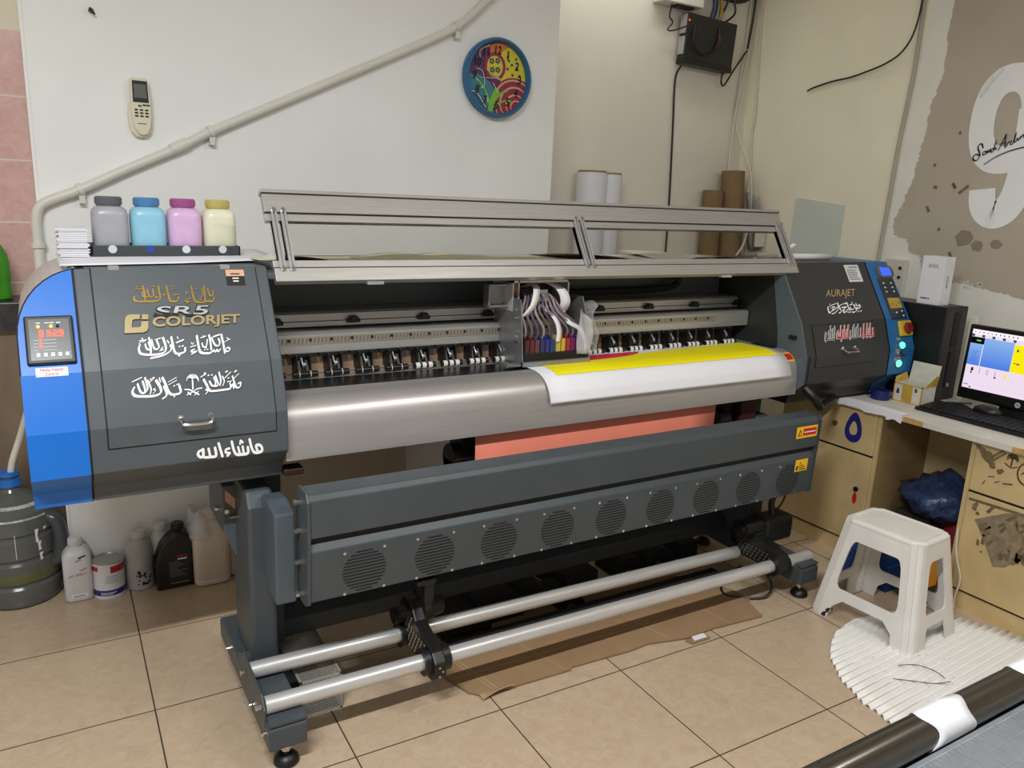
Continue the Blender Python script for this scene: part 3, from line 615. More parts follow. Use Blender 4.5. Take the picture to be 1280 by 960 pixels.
def ap_path(s):
    # arc length along platen + apron from y=-0.35
    P = [(-0.35, 0.9365)]+AP; 
    for a, c in zip(P, P[1:]):
        l = math.hypot(c[0]-a[0], c[1]-a[1])
        if s <= l: return a[0]+(c[0]-a[0])*s/l, a[1]+(c[1]-a[1])*s/l, ((c[1]-a[1])/l, -(c[0]-a[0])/l)
        s -= l
    return P[-1][0], P[-1][1]-s, (-1, 0)
apr = part('front_apron', B().prism(AP+[(-0.618, 0.768), (-0.612, 0.86), (-0.58, 0.905), (-0.515, 0.925)], 0.345, 2.3885), 'apron', PR, smooth=30)
def aprskin(b, x0, x1, s0, s1, off, n=8):
    rows = []
    for k in range(n+1):
        y, z, nn = ap_path(s0+(s1-s0)*k/n)
        rows.append((y+nn[0]*off if nn[0] < 0 else y-nn[0]*off, z+abs(nn[1])*off))
    for (ya, za), (yb, zb) in zip(rows, rows[1:]): b.poly([(x0, ya, za), (x1, ya, za), (x1, yb, zb), (x0, yb, zb)])
    return b
wl_ = part('warning_label', aprskin(B(), 2.338, 2.385, 0.222, 0.268, 0.001), 'yellow', apr, label='yellow and red warning label'); part('label_print', aprskin(B(), 2.343, 2.381, 0.230, 0.261, 0.0016), 'red', apr)
part('lower_bracket', B().box(0.345, 0.40, -0.60, -0.55, 0.715, 0.735), mat('dark_brown_bracket', (50, 30, 24), 0.5, var=0.1), PR, bev=0.004)
part('under_body', B().box(0.36, XR0, -0.42, -0.12, 0.80, 0.905), 'housing_dark', PR)

# --- print carriage
CX0, CX1 = 1.165, 1.44
ca = part('print_carriage', B().box(CX0+0.012, CX1-0.012, -0.488, -0.36, 0.952, 0.985), 'black', PR, bev=0.003)
plate_m = mat('carriage_plate', (158, 158, 160), 0.34, 0.7, var=0.08, scale=25)
b = B().prism([(-0.50, 0.945), (-0.30, 0.945), (-0.30, 1.165), (-0.47, 1.165), (-0.487, 1.06)], CX0, CX0+0.003); part('side_plate', b, plate_m, ca)
b = B().prism([(-0.50, 0.945), (-0.30, 0.945), (-0.30, 1.165), (-0.44, 1.165), (-0.487, 1.06)], CX1-0.003, CX1); part('side_plate', b, plate_m, ca)
b = B().box(CX0, CX1, -0.502, -0.488, 0.943, 0.958); b.box(CX0, CX1, -0.50, -0.30, 0.943, 0.948); part('base_plate', b, plate_m, ca)
b = B().box(CX0+0.02, CX0+0.025, -0.42, -0.30, 1.12, 1.222)
b.box(CX0-0.003, 1.392, -0.42, -0.29, 1.214, 1.222); b.box(1.386, 1.392, -0.42, -0.29, 1.12, 1.222); b.box(CX0-0.003, CX0+0.003, -0.42, -0.29, 1.12, 1.222); b.box(CX0, 1.392, -0.296, -0.29, 1.12, 1.222)
part('board_frame', b, mat('bright_frame', (214, 212, 206), 0.35, 0.5, var=0.04), ca)
b = B().box(1.085, 1.162, -0.37, -0.365, 1.135, 1.205); b.box(1.085, 1.162, -0.40, -0.365, 1.132, 1.138); b.box(1.085, 1.162, -0.40, -0.365, 1.202, 1.208); b.box(1.083, 1.089, -0.40, -0.365, 1.135, 1.205); part('cable_bracket', b, plate_m, ca)
part('driver_board', B().box(1.175, 1.38, -0.33, -0.32, 1.125, 1.205), mat('dark_circuit_board', (40, 34, 36), 0.6, var=0.3, scale=60), ca)
part('status_led', B().box(1.175, 1.187, -0.336, -0.33, 1.176, 1.184), 'ambled', ca)
def ribbon(pts, w, m='white', axis=Vector((1, 0, 0))):
    P = catmull(pts, 7); b = B(); ax = axis.normalized()*w/2
    L = [b.v(p-ax) for p in P]; R = [b.v(p+ax) for p in P]
    for i in range(len(P)-1): b.f([L[i], R[i], R[i+1], L[i+1]])
    part('ribbon_cable', b, m, ca, smooth=0, solid=0.0012)
rib = mat('white_ribbon', (226, 226, 228), 0.5, var=0.03)
ribbon([(1.255, -0.34, 1.19), (1.25, -0.40, 1.207), (1.235, -0.455, 1.196), (1.212, -0.478, 1.15), (1.185, -0.47, 1.112), (1.175, -0.44, 1.10)], 0.032, rib, Vector((1, 0.25, 0)))
ribbon([(1.285, -0.34, 1.20), (1.31, -0.41, 1.212), (1.335, -0.455, 1.192), (1.348, -0.465, 1.15), (1.345, -0.44, 1.11)], 0.036, rib, Vector((1, -0.2, 0)))
ribbon([(1.345, -0.44, 1.13), (1.36, -0.47, 1.085), (1.40, -0.485, 1.06), (1.425, -0.488, 1.02), (1.43, -0.49, 0.985)], 0.016, rib, Vector((0.8, 0, 0.6)))
ribbon([(1.275, -0.42, 1.14), (1.30, -0.475, 1.10), (1.312, -0.488, 1.06), (1.31, -0.49, 1.02)], 0.018, rib)
part('paper_tag', B().box(1.262, 1.30, -0.425, -0.422, 1.15, 1.19), 'paper', ca)
tube_cols = [(150, 132, 138), (120, 104, 116), (96, 88, 110), (170, 150, 150), (110, 96, 96), (84, 78, 96), (140, 118, 122), (128, 116, 130)]
for k in range(10):
    c = tube_cols[k % 8]; x1 = 1.195+k*0.024; sgn = (k-4.5)*0.012
    b = B().tube([(1.262+sgn*0.5, -0.36, 1.18), (1.262+sgn, -0.43, 1.165+0.004*(k % 3)), (1.255+sgn*1.5, -0.465, 1.12), (x1, -0.462, 1.06), (x1, -0.45, 1.015)], 0.0045, 7)
    part('ink_tube', b, mat('ink_tube_%s' % 'abcdefghij'[k], c, 0.3, var=0.05), ca, smooth=60)
damp = [(64, 40, 40), (96, 34, 40), (90, 60, 66), (50, 46, 90), (44, 50, 120), (40, 60, 110), (188, 172, 86), (198, 160, 40), (150, 40, 60), (120, 34, 80), (60, 44, 120), (40, 60, 150)]
for k in range(12):
    x = CX0+0.018+k*0.0203+(0.004 if k > 5 else 0)
    b = B().box(x, x+0.0165, -0.484, -0.40, 0.982, 1.028); b.box(x+0.004, x+0.012, -0.47, -0.44, 1.028, 1.038); part('ink_damper', b, mat('ink_damper_'+'abcdefghijkl'[k], damp[k], 0.25, var=0.1, coat=0.3), ca, bev=0.002)
def bag(u, v):
    x = CX1+0.004+0.012*math.sin(7*v+3*u)*(0.3+v)+0.02*(1-abs(2*u-1))*v; return (x+0.02*(1-v), -0.515+0.20*u+0.012*math.sin(9*v), 0.965+0.175*v+0.012*math.sin(6*u))
part('plastic_cover', B().sheet(bag, 14, 14), 'film', ca, smooth=0, solid=0.0006, label='crumpled clear plastic sheet')
def bag2(u, v): return (CX0+0.215+0.06*u, -0.506+0.012*math.sin(8*u+5*v)*0.6, 0.975+0.16*v-0.05*u*v)
part('plastic_cover', B().sheet(bag2, 10, 12), 'film', ca, smooth=0, solid=0.0005)
b = B()
for k in range(6): b.cyl((CX0-0.001, -0.46+0.012*(k % 2), 1.02+0.02*(k//2)), (CX0+0.0, -0.46+0.012*(k % 2), 1.02+0.02*(k//2)), 0.005, n=10)
b.cyl((CX0-0.002, -0.44, 1.13), (CX0, -0.44, 1.13), 0.006, n=10); pieces('screw', b, 'chrome', ca)
b = B().box(1.105, CX0, -0.495, -0.455, 0.945, 0.951); b.box(1.105, 1.13, -0.50, -0.45, 0.951, 0.956); part('edge_guard', b, plate_m, ca)
# black cable carrier behind the carriage
part('cable_carrier', B().tube([(1.42, -0.2, 1.145), (1.6, -0.2, 1.145), (2.0, -0.2, 1.15), (2.1, -0.2, 1.18), (2.02, -0.2, 1.205), (1.6, -0.2, 1.208), (1.3, -0.25, 1.19)], 0.014, 8), 'seam', PR, smooth=40)

# --- hood with clear pane
HY0, HZ0, HY1, HZ1 = -0.50, 1.238, -0.355, 1.478
hd = Vector((0, HY1-HY0, HZ1-HZ0)); HL = hd.length; hd.normalize(); hn = Vector((0, -hd.z, hd.y))
def hood_bar(b, x0, x1, s0, s1, d0, d1):
    o = Vector((0, HY0, HZ0)); P = [o+hd*s+hn*d for s, d in ((s0, d0), (s1, d0), (s1, d1), (s0, d1))]
    return b.loft([[(x0, p.y, p.z) for p in P], [(x1, p.y, p.z) for p in P]])
HX0, HX1 = 0.362, 2.462
b = hood_bar(B(), HX0, HX1, HL-0.068, HL-0.010, -0.014, 0.010); hood_bar(b, HX0-0.004, HX1+0.006, HL-0.010, HL, -0.014, 0.016); hood_bar(b, HX0, HX1, HL-0.093, HL-0.070, -0.014, 0.004)
hood = part('hood_frame', b, 'alu', PR, bev=0.0015, label='aluminium flip-up hood frame')
b = hood_bar(B(), HX0, HX1+0.004, 0.0, 0.040, -0.014, 0.010); hood_bar(b, HX0, HX1, 0.043, 0.066, -0.014, 0.004); part('hood_rail', b, 'alu', hood, bev=0.0015)
b = hood_bar(B(), HX0, HX1, HL-0.071, HL-0.068, 0.0, 0.0085); hood_bar(b, HX0, HX1, 0.040, 0.043, 0.0, 0.0085); hood_bar(b, HX0, HX1, HL-0.013, HL-0.0105, 0.0, 0.0112); part('rail_groove', b, 'seam', hood)
for xa in (0.378, 1.408, 2.418):
    for dx in (0.0, 0.026):
        b = hood_bar(B(), xa+dx, xa+dx+0.006, 0.036, HL-0.062, -0.01, 0.014); hood_bar(b, xa+dx+0.010, xa+dx+0.016, 0.036, HL-0.062, -0.01, 0.014); hood_bar(b, xa+dx, xa+dx+0.016, 0.04, HL-0.066, -0.01, 0.006)
        part('hood_strut', b, 'silver', hood)
        b = B()
        for s in (0.036, HL-0.064):
            c = Vector((xa+dx+0.008, HY0, HZ0))+hd*s+hn*0.012; b.cyl(c, c+hn*0.006, 0.0065, n=10)
        pieces('screw', b, 'chrome', hood)
part('hood_pane', hood_bar(B(), HX0+0.012, HX1-0.01, 0.05, HL-0.08, -0.006, -0.003), 'glasspanel', hood, label='clear acrylic pane')
b = B()
for x in (0.62, 2.03): b.box(x, x+0.05, HY0-0.012, HY0+0.01, HZ0-0.008, HZ0+0.001)
pieces('hood_catch', b, 'silver', hood)

# --- stand
frame_m = M['frame']
def foot(xc, sgn):
    b = B().prism([(-0.872, 0.07), (-0.872, 0.132), (-0.80, 0.142), (-0.26, 0.142), (-0.245, 0.128), (-0.25, 0.07)], xc-0.05, xc+0.05)
    f = part('foot_beam', b, frame_m, PR, bev=0.004)
    b = B().box(xc-0.046, xc+0.052, -0.79, -0.775, 0.07, 0.153); b.box(xc-0.046, xc+0.052, -0.868, -0.78, 0.136, 0.148); part('foot_clamp', b, frame_m, f, bev=0.003)
    for y in (-0.835, -0.30):
        b = B().lathe([(0.030, 0.0), (0.034, 0.006), (0.032, 0.016), (0.02, 0.028), (0.013, 0.03)], (xc+0.002, y, 0), 24); lf = part('leveling_foot', b, 'black', f, smooth=40)
        b = B().cyl((xc+0.002, y, 0.028), (xc+0.002, y, 0.075), 0.0075, n=12); b.cyl((xc+0.002, y, 0.04), (xc+0.002, y, 0.054), 0.014, n=6); part('foot_stud', b, 'chrome', f)
    return f
fl1 = foot(0.268, 1); fr1 = foot(2.30, -1)
b = B()
for y, z in ((-0.70, 0.105), (-0.835, 0.105), (-0.40, 0.11)): b.cyl((0.206, y, z), (0.222, y, z), 0.006, n=10)
b.cyl((0.318, -0.79, 0.135), (0.33, -0.79, 0.135), 0.007, n=10); pieces('bolt', b, 'chrome', fl1)
for xc in (0.318, 2.33):
    b = B().box(xc-0.048, xc+0.05, -0.47, -0.36, 0.13, 0.80); lg = part('leg_column', b, frame_m, PR, bev=0.004)
    xl = xc-0.06
    b = B().prism([(-0.585, 0.14), (-0.585, 0.63), (-0.56, 0.672), (-0.37, 0.672), (-0.37, 0.14)], xl-0.012, xl+0.062); part('leg_shell', b, frame_m, lg, bev=0.01)
# side arms that carry the drying unit
for xa in (0.285, 2.325):
    arc = [(-0.718, 0.655), (-0.718, 0.395), (-0.66, 0.395)]+[(-0.66+0.09*math.sin(PI/2*k/6), 0.395+0.10*(1-math.cos(PI/2*k/6))) for k in range(1, 7)]+[(-0.555, 0.62), (-0.58, 0.668), (-0.64, 0.672)]
    part('side_arm', B().prism(arc, xa, xa+0.055), mat('slate_grey_arm', (78, 87, 95), 0.45, var=0.05) if xa < 1 else bpy.data.materials['slate_grey_arm'], PR, bev=0.006)
pl = B().prism([(-0.60, 0.215), (-0.645, 0.205), (-0.80, 0.20), (-0.835, 0.17), (-0.835, 0.12), (-0.57, 0.12), (-0.57, 0.16)], 0.216, 0.222)
part('rod_end_plate', pl, frame_m, PR, bev=0.002)
b = B().prism([(-0.52, 0.142), (-0.52, 0.165), (-0.56, 0.185), (-0.575, 0.142)], 0.219, 0.262); part('end_plate_gusset', b, frame_m, PR)
for y, z in ((-0.637, 0.170), (-0.812, 0.171)):
    r = part('take_up_rod', B().cyl((0.224, y, z), (2.36 if y < -0.7 else 2.14, y, z-(0.024 if y < -.7 else 0.036)), 0.0235, n=28), 'rod', PR, smooth=40)
    part('bolt', B().cyl((0.200, y, z), (0.2155, y, z), 0.0085, n=12), 'chrome', PR)
part('cross_beam', B().prism([(-0.46, 0.138), (-0.46, 0.195), (-0.39, 0.235), (-0.38, 0.235), (-0.38, 0.138)], 0.36, 2.29), mat('dark_slate_beam', (52, 58, 62), 0.45, var=0.1), PR, bev=0.003)
sb = part('switch_box', B().prism([(0.212, 0.645), (0.262, 0.645), (0.262, 0.39), (0.24, 0.43), (0.212, 0.50)], -0.42, -0.20, 'y'), 'housing', PR, bev=0.003)
b = B().cyl((0.198, -0.37, 0.56), (0.212, -0.37, 0.56), 0.008, n=12); b.cyl((0.222, -0.428, 0.568), (0.222, -0.42, 0.568), 0.007, n=12); b.box(0.228, 0.246, -0.434, -0.42, 0.548, 0.553); part('lock', b, 'chrome', sb)
lbm = mat('faded_red_print', (196, 150, 130), 0.6, var=0.1, scale=80)
b = B(); b.poly([(0.219, -0.4212, 0.635), (0.249, -0.4212, 0.60), (0.249, -0.4212, 0.565), (0.219, -0.4212, 0.60)]); part('warning_label', b, lbm, sb)

# --- drying unit: two long covers with nine round vents
UX0, UX1 = 0.353, 2.320
up = [(-0.735, 0.735), (-0.795, 0.730), (-0.808, 0.716), (-0.808, 0.612), (-0.735, 0.612)]
lo = [(-0.735, 0.592), (-0.790, 0.592), (-0.806, 0.572), (-0.800, 0.428), (-0.735, 0.412)]
uc = part('drying_cover', B().prism(up, UX0, UX1), 'frame', PR, bev=0.003, label='upper plain grey cover')
lc = part('vent_cover', B().prism(lo, UX0, UX1), 'frame', PR, bev=0.003, label='lower grey cover with round vents')
part('cover_gap', B().box(UX0, UX1, -0.79, -0.735, 0.585, 0.618), 'seam', PR)
b = B().prism([(-0.706, 0.702), (-0.735, 0.738), (-0.80, 0.736), (-0.815, 0.715), (-0.815, 0.60), (-0.806, 0.425), (-0.775, 0.408), (-0.706, 0.408)], 0.345, 0.353); ep_ = part('cover_end_plate', b, 'frame', PR, bev=0.002)
for z in (0.695, 0.615, 0.525, 0.432): 
    b = B().cyl((0.330, -0.742, z), (0.345, -0.742, z), 0.0085, n=12); part('bolt', b, 'chrome', ep_)
b = B().prism([(-0.735, 0.738), (-0.80, 0.736), (-0.815, 0.715), (-0.806, 0.425), (-0.735, 0.408)], UX1, UX1+0.006); part('cover_end_plate', b, 'frame', PR)
fy = lambda z: -0.806+(0.006)*(0.572-z)/0.144
for k in range(9):
    x = 0.501+k*0.2105; z = 0.494
    b = B()
    for q in range(13):
        dz = -0.057+q*0.0095; hw = math.sqrt(max(0.0615**2-dz*dz, 0))
        zz_ = z+dz; b.box(x-hw, x+hw, fy(zz_)-0.0006, fy(zz_)+0.003, zz_-0.0022, zz_+0.0022)
    vg = part('vent_grille', b, 'seam', lc)
    for dx, dz in ((-1, -1), (1, -1), (1, 1), (-1, 1)):
        c = (x+dx*0.056, fy(z+dz*0.06), z+dz*0.06); part('vent_screw', B().cyl(c, (c[0], c[1]-0.003, c[2]), 0.0042, n=10), 'chrome', lc)
def flat_label(x0, x1, z0, z1, yf, parent, red=True, lines=1):
    bb = B(); bb.poly([(x0, yf(z0)-0.0008, z0), (x1, yf(z0)-0.0008, z0), (x1, yf(z1)-0.0008, z1), (x0, yf(z1)-0.0008, z1)]); part('warning_label', bb, 'yellow', parent, label='yellow warning sticker')
    w, h = x1-x0, z1-z0
    if red:
        bb = B(); bb.poly([(x0+w*.32, yf(z0)-0.0014, z0+h*.2), (x1-w*.05, yf(z0)-0.0014, z0+h*.2), (x1-w*.05, yf(z1)-0.0014, z1-h*.2), (x0+w*.32, yf(z1)-0.0014, z1-h*.2)]); part('label_field', bb, 'red', parent)
        bb = B(); bb.poly([(x0+w*.36, yf(z0)-.002, z0+h*.44), (x0+w*.9, yf(z0)-.002, z0+h*.44), (x0+w*.9, yf(z0)-.002, z0+h*.54), (x0+w*.36, yf(z0)-.002, z0+h*.54)]); part('label_print', bb, 'paper', parent)
        bb = B(); bb.poly([(x0+w*.07, yf(z0)-.002, z0+h*.2), (x0+w*.27, yf(z0)-.002, z0+h*.2), (x0+w*.17, yf(z1)-.002, z1-h*.18)]); part('warning_triangle', bb, 'black', parent)
        bb = B(); bb.poly([(x0+w*.115, yf(z0)-.0024, z0+h*.26), (x0+w*.225, yf(z0)-.0024, z0+h*.26), (x0+w*.17, yf(z1)-.0024, z1-h*.36)]); part('warning_triangle', bb, 'yellow', parent)
    else:
        part('label_print', textmesh('CAUTION', lambda u, v, d: (x0+w*.16+u, yf(z0)-0.002, z1-h*.36+v), w*.68, h*.2), 'black', parent)
        bb = B()
        for q in range(3): bb.poly([(x0+w*a_, yf(z0)-.0018, z0+h*(.12+q*.16)+dz_) for a_, dz_ in ((.34, 0), (.9-.1*q, 0), (.9-.1*q, h*.07), (.34, h*.07))])
        bb.poly([(x0+w*.08, yf(z0)-.0018, z0+h*.1), (x0+w*.2, yf(z0)-.0018, z0+h*.12), (x0+w*.3, yf(z0)-.0018, z0+h*.5), (x0+w*.12, yf(z0)-.0018, z0+h*.45)])
        part('label_print', bb, 'black', parent)
flat_label(2.195, 2.312, 0.655, 0.700, lambda z: -0.808, uc)
flat_label(2.215, 2.285, 0.520, 0.568, fy, lc, red=False)

# --- media holders on the rods
def hexplate(b, o, u, v, nu, nv, du, dv, r):
    for i in range(nu):
        for j in range(nv):
            c = Vector(o)+Vector(u)*(du*(i+0.5*(j % 2)))+Vector(v)*(dv*j); n_ = Vector(u).cross(Vector(v)).normalized()
            b.cyl(c-n_*0.0005, c+n_*0.0005, r, n=6)
    return b
hole_mat = mat('seen_through_hole', (150, 130, 108), 0.7, var=0.1)
hp = B().prism([(-0.865, 0.135), (-0.845, 0.115), (-0.80, 0.112), (-0.60, 0.16), (-0.595, 0.235), (-0.625, 0.29), (-0.68, 0.295), (-0.72, 0.245), (-0.84, 0.205), (-0.865, 0.18)], 0.690, 0.728)
mh = part('media_holder', hp, 'black', PR, bev=0.005, label='black perforated media holder')
b = hexplate(B(), (0.6885, -0.80, 0.150), (0, 1, 0), (0, 0.15, 1), 9, 5, 0.019, 0.0135, 0.0052); hexplate(b, (0.6885, -0.70, 0.215), (0, 1, 0), (0, 0.1, 1), 4, 4, 0.019, 0.0135, 0.0048); hexplate(b, (0.705, -0.8665, 0.14), (1, 0, 0), (0, 0, 1), 1, 3, 0.02, 0.014, 0.004); part('plate_hole', b, hole_mat, mh)
b = B().cyl((0.728, -0.655, 0.247), (0.742, -0.655, 0.247), 0.056, n=28); b.cyl((0.742, -0.655, 0.247), (0.770, -0.655, 0.247), 0.046, 0.042, n=28); b.cyl((0.770, -0.655, 0.247), (0.806, -0.655, 0.247), 0.036, 0.030, n=28); part('core_cone', b, 'black', mh, smooth=35)
for y, z in ((-0.637, 0.161), (-0.812, 0.166)):
    b = B().ring((0.672, y, z), (0.752, y, z), 0.040, 0.0245, 24); part('rod_clamp', b, 'black', mh, smooth=35)
b = B().cyl((0.652, -0.640, 0.232), (0.690, -0.640, 0.232), 0.026, n=20); b.box(0.655, 0.69, -0.70, -0.66, 0.255, 0.272); part('clamp_knob', b, 'black', mh, smooth=35)
b = B().box(0.665, 0.725, -0.79, -0.74, 0.395, 0.412); b.box(0.695, 0.725, -0.775, -0.745, 0.33, 0.40); b.box(0.70, 0.722, -0.77, -0.70, 0.30, 0.335); part('sensor_bracket', b, 'black', mh, bev=0.004)
hp = B().prism([(-0.86, 0.14), (-0.79, 0.12), (-0.60, 0.17), (-0.595, 0.22), (-0.64, 0.262), (-0.71, 0.245), (-0.85, 0.205)], 2.14, 2.19); mh2 = part('media_holder', hp, 'black', PR, bev=0.005)
b = hexplate(B(), (2.138, -0.81, 0.150), (0, 1, 0), (0, 0.2, 1), 9, 4, 0.019, 0.0135, 0.0045); hexplate(b, (2.15, -0.72, 0.2435), (1, 0, 0), (0, 1, 0), 3, 5, 0.014, 0.018, 0.004); part('plate_hole', b, mat('dim_hole', (96, 88, 78), 0.7, var=0.1), mh2)
b = B().cyl((2.10, -0.68, 0.255), (2.19, -0.68, 0.255), 0.042, n=24); b.cyl((2.085, -0.68, 0.255), (2.11, -0.68, 0.255), 0.03, n=20); part('core_cone', b, 'black', mh2, smooth=35)
b = B().box(2.19, 2.345, -0.735, -0.635, 0.195, 0.292); part('drive_motor', b, 'black', mh2, bev=0.014)
b = B().ring((2.14, -0.812, 0.149), (2.215, -0.812, 0.148), 0.040, 0.0245, 24); part('rod_clamp', b, 'black', mh2, smooth=35)
b = B().tube([(2.25, -0.70, 0.30), (2.24, -0.70, 0.36), (2.25, -0.72, 0.42)], 0.012, 8); part('motor_arm', b, 'black', mh2, smooth=40)
b = B().tube([(2.32, -0.66, 0.29), (2.36, -0.66, 0.33), (2.37, -0.67, 0.42), (2.34, -0.70, 0.50)], 0.004, 6); b.tube([(2.16, -0.74, 0.12), (2.20, -0.78, 0.05), (2.14, -0.80, 0.012), (2.02, -0.72, 0.01), (2.08, -0.64, 0.02), (2.2, -0.62, 0.05)], 0.005, 6); part('motor_cable', b, 'black', mh2, smooth=40)
b = B().tube([(2.40, -0.66, 0.80), (2.42, -0.70, 0.76), (2.47, -0.69, 0.72), (2.56, -0.64, 0.712), (2.70, -0.58, 0.71)], 0.017, 10); part('drain_hose', b, 'black', PR, smooth=40)
# supply-side roller bracket seen between apron and covers
b = B().box(0.93, 0.985, -0.53, -0.44, 0.60, 0.80); b.box(0.90, 0.95, -0.53, -0.46, 0.60, 0.66); b.cyl((0.90, -0.5, 0.66), (0.985, -0.5, 0.66), 0.05, n=20); part('roller_bracket', b, 'black', PR, bev=0.004)
b = B().box(2.10, 2.16, -0.53, -0.44, 0.60, 0.80); b.cyl((2.07, -0.5, 0.66), (2.13, -0.5, 0.66), 0.05, n=20); part('roller_bracket', b, 'black', PR, bev=0.004)
part('pump_box', B().box(2.165, 2.25, -0.56, -0.45, 0.64, 0.79), mat('dark_maroon_box', (70, 26, 26), 0.5, var=0.1), PR, bev=0.004)
# ------------------------------------------------------------------ media in the printer
b = aprskin(B(), 1.19, 2.335, 0.06, 0.345, 0.003, 16)
def sheet_pt(x, s, off): 
    y, z, n = ap_path(s); k = 1 if n[0] <= 0 else -1; return (x, y+n[0]*off*k, z+abs(n[1])*off)
b = B(); NS = 66
def med(u, v):
    s = 0.02+0.305*v; x0 = 1.175-0.0*v+0.02*v; x1 = 2.328+0.012*v; lift = 0.003+0.010*max(0, v-0.6)/0.4
    return sheet_pt(x0+(x1-x0)*u, s, lift)
b.sheet(med, 12, NS)
ps = single('printed_sheet', b, 'paper', 'white media sheet with yellow and red print hanging over the printer apron', 'paper', smooth=0, solid=0.0008)
def on_med(x, s, o=0.0012):
    v = (s-0.02)/0.305; x0 = 1.175+0.02*v; x1 = 2.328+0.012*v
    return Vector(sheet_pt(x, s, 0.003+0.010*max(0, v-0.6)/0.4+o))
def medstrip(b, xs, s0, s1, o):
    for (xa, a0, a1), (xb, b0, b1) in zip(list(zip(xs, s0, s1)), list(zip(xs, s0, s1))[1:]):
        for q in range(14):
            t0, t1 = q/14, (q+1)/14
            b.poly([on_med(xa, a0+(a1-a0)*t0, o), on_med(xb, b0+(b1-b0)*t0, o), on_med(xb, b0+(b1-b0)*t1, o), on_med(xa, a0+(a1-a0)*t1, o)])
    return b
xs = frange(1.245, 2.30, 24)
part('yellow_print', medstrip(B(), xs, [0.085-0.045*max(0, min(1, (x-1.7)/0.5)) for x in xs], [0.236 for x in xs], 0.0022), 'inkyellow', ps)
xs = frange(1.26, 1.735, 16)
part('red_print', medstrip(B(), xs, [0.055 for x in xs], [0.058+0.072*math.sqrt(max(0.0, 1-((x-1.42)/0.316)**2)) for x in xs], 0.003), 'inkred', ps)
xs = frange(1.85, 2.1, 4)
part('faint_print', medstrip(B(), xs, [0.040 for x in xs], [0.05 for x in xs], 0.0016), mat('pale_grey_print', (206, 206, 208), 0.5, var=0.02), ps)
def coral(u, v): return (0.950+1.05*u-0.01*v*(1-u)-0.045*v*u, -0.575-0.02*math.sin(PI*v*0.9), 0.835-0.36*v)
single('media_web', B().sheet(coral, 8, 14), 'coral', 'coral red media web hanging between the apron and the drying unit', 'media', smooth=0, solid=0.001)

# ------------------------------------------------------------------ on top of the printer
TZ = 1.2805
tr = thing('bottle_tray', 'dark grey metal tray holding the four ink bottles', 'tray', (0.13, -0.16, TZ+0.004))
b = B().box(-0.062, 0.33, -0.225, -0.217, TZ+0.008, TZ+0.036); b.box(-0.062, 0.33, -0.225, -0.105, TZ+0.006, TZ+0.012); b.box(-0.062, 0.33, -0.113, -0.105, TZ+0.008, TZ+0.036); b.box(-0.062, -0.056, -0.225, -0.105, TZ+0.008, TZ+0.036); b.box(0.324, 0.33, -0.225, -0.105, TZ+0.008, TZ+0.036)
part('tray_body', b, 'housing_dark', tr, bev=0.002)
for x, m in ((-0.01, 'paper'), (0.085, 'blue'), (0.18, 'paper'), (0.28, 'paper')): part('tray_hole', B().cyl((x, -0.2255, TZ+0.026), (x, -0.225, TZ+0.026), 0.011, n=20), mat('tray_hole_blue', (34, 70, 150), 0.4, var=0.05) if m == 'blue' else mat('tray_hole_pale', (206, 206, 214), 0.4, var=0.05), tr)
INK = [('dark grey', (164, 164, 170), (92, 96, 102)), ('light blue', (142, 196, 218), (80, 128, 178)), ('pink', (212, 176, 212), (160, 84, 140)), ('pale yellow', (224, 222, 196), (192, 178, 104))]
for k, (cn, bc, cc) in enumerate(INK):
    x = -0.008+k*0.0965; z0 = TZ+0.0125
    t = thing('ink_bottle', {'dark grey': 'ink bottle with smoky grey ink and dark grey cap', 'light blue': 'ink bottle with light blue ink and blue cap', 'pink': 'ink bottle with pink ink and magenta cap', 'pale yellow': 'ink bottle with pale yellow ink and mustard cap'}[cn], 'bottle', (x, -0.163, z0), 'ink bottles on the printer')
    b = B().lathe([(0.038, 0), (0.044, 0.004), (0.046, 0.012), (0.046, 0.104), (0.043, 0.118), (0.036, 0.126, 3), (0.029, 0.129, 2), (0.029, 0.133, 2)], (x, -0.163, z0), 40, 4.5)
    ink_m = mat('ink_bottle_'+cn.replace(' ', '_'), bc, 0.3, var=0.05, scale=30); part('bottle_body', b, ink_m, t, smooth=40)
    b = B().lathe([(0.0320, 0.130), (0.0335, 0.133), (0.0335, 0.151), (0.031, 0.154)], (x, -0.163, z0), 48)
    for i in range(24):
        a = 2*PI*i/24; b.box(x+0.0335*math.cos(a)-0.0012, x+0.0335*math.cos(a)+0.0012, -0.163+0.0335*math.sin(a)-0.0012, -0.163+0.0335*math.sin(a)+0.0012, z0+0.134, z0+0.150)
    part('cap', b, mat('cap_'+cn.replace(' ', '_'), cc, 0.4, var=0.06), t, smooth=30)
for k in range(22):
    b = B().box(-0.14+random.uniform(-.004, .004), -0.068+random.uniform(-.003, .003), -0.235+random.uniform(-.004, .004), -0.12, TZ+0.0062+k*0.0034, TZ+0.0088+k*0.0034)
    single('paper_sheet', b, 'paper', 'white sheet in the neat paper stack beside the ink bottle tray', 'paper', 'stacked white paper sheets')
def wsheet(u, v): 
    x = -0.145+0.57*u; y = -0.455+0.10*u+(0.36)*v; z = TZ+0.0035+0.004*math.sin(3*u)*v+0.010*max(0, u-.5)
    return (x, y, z)
single('paper_sheet', B().sheet(wsheet, 12, 8), 'paper', 'large white sheet lying under the ink tray on the end cabinet', 'paper', smooth=0, solid=0.001)
b = B()
for x in (-0.03, 0.235): b.box(x-0.012, x+0.012, -0.478, -0.458, TZ-0.006, TZ+0.004)
pieces('paper_clip_tab', b, 'silver', PR)
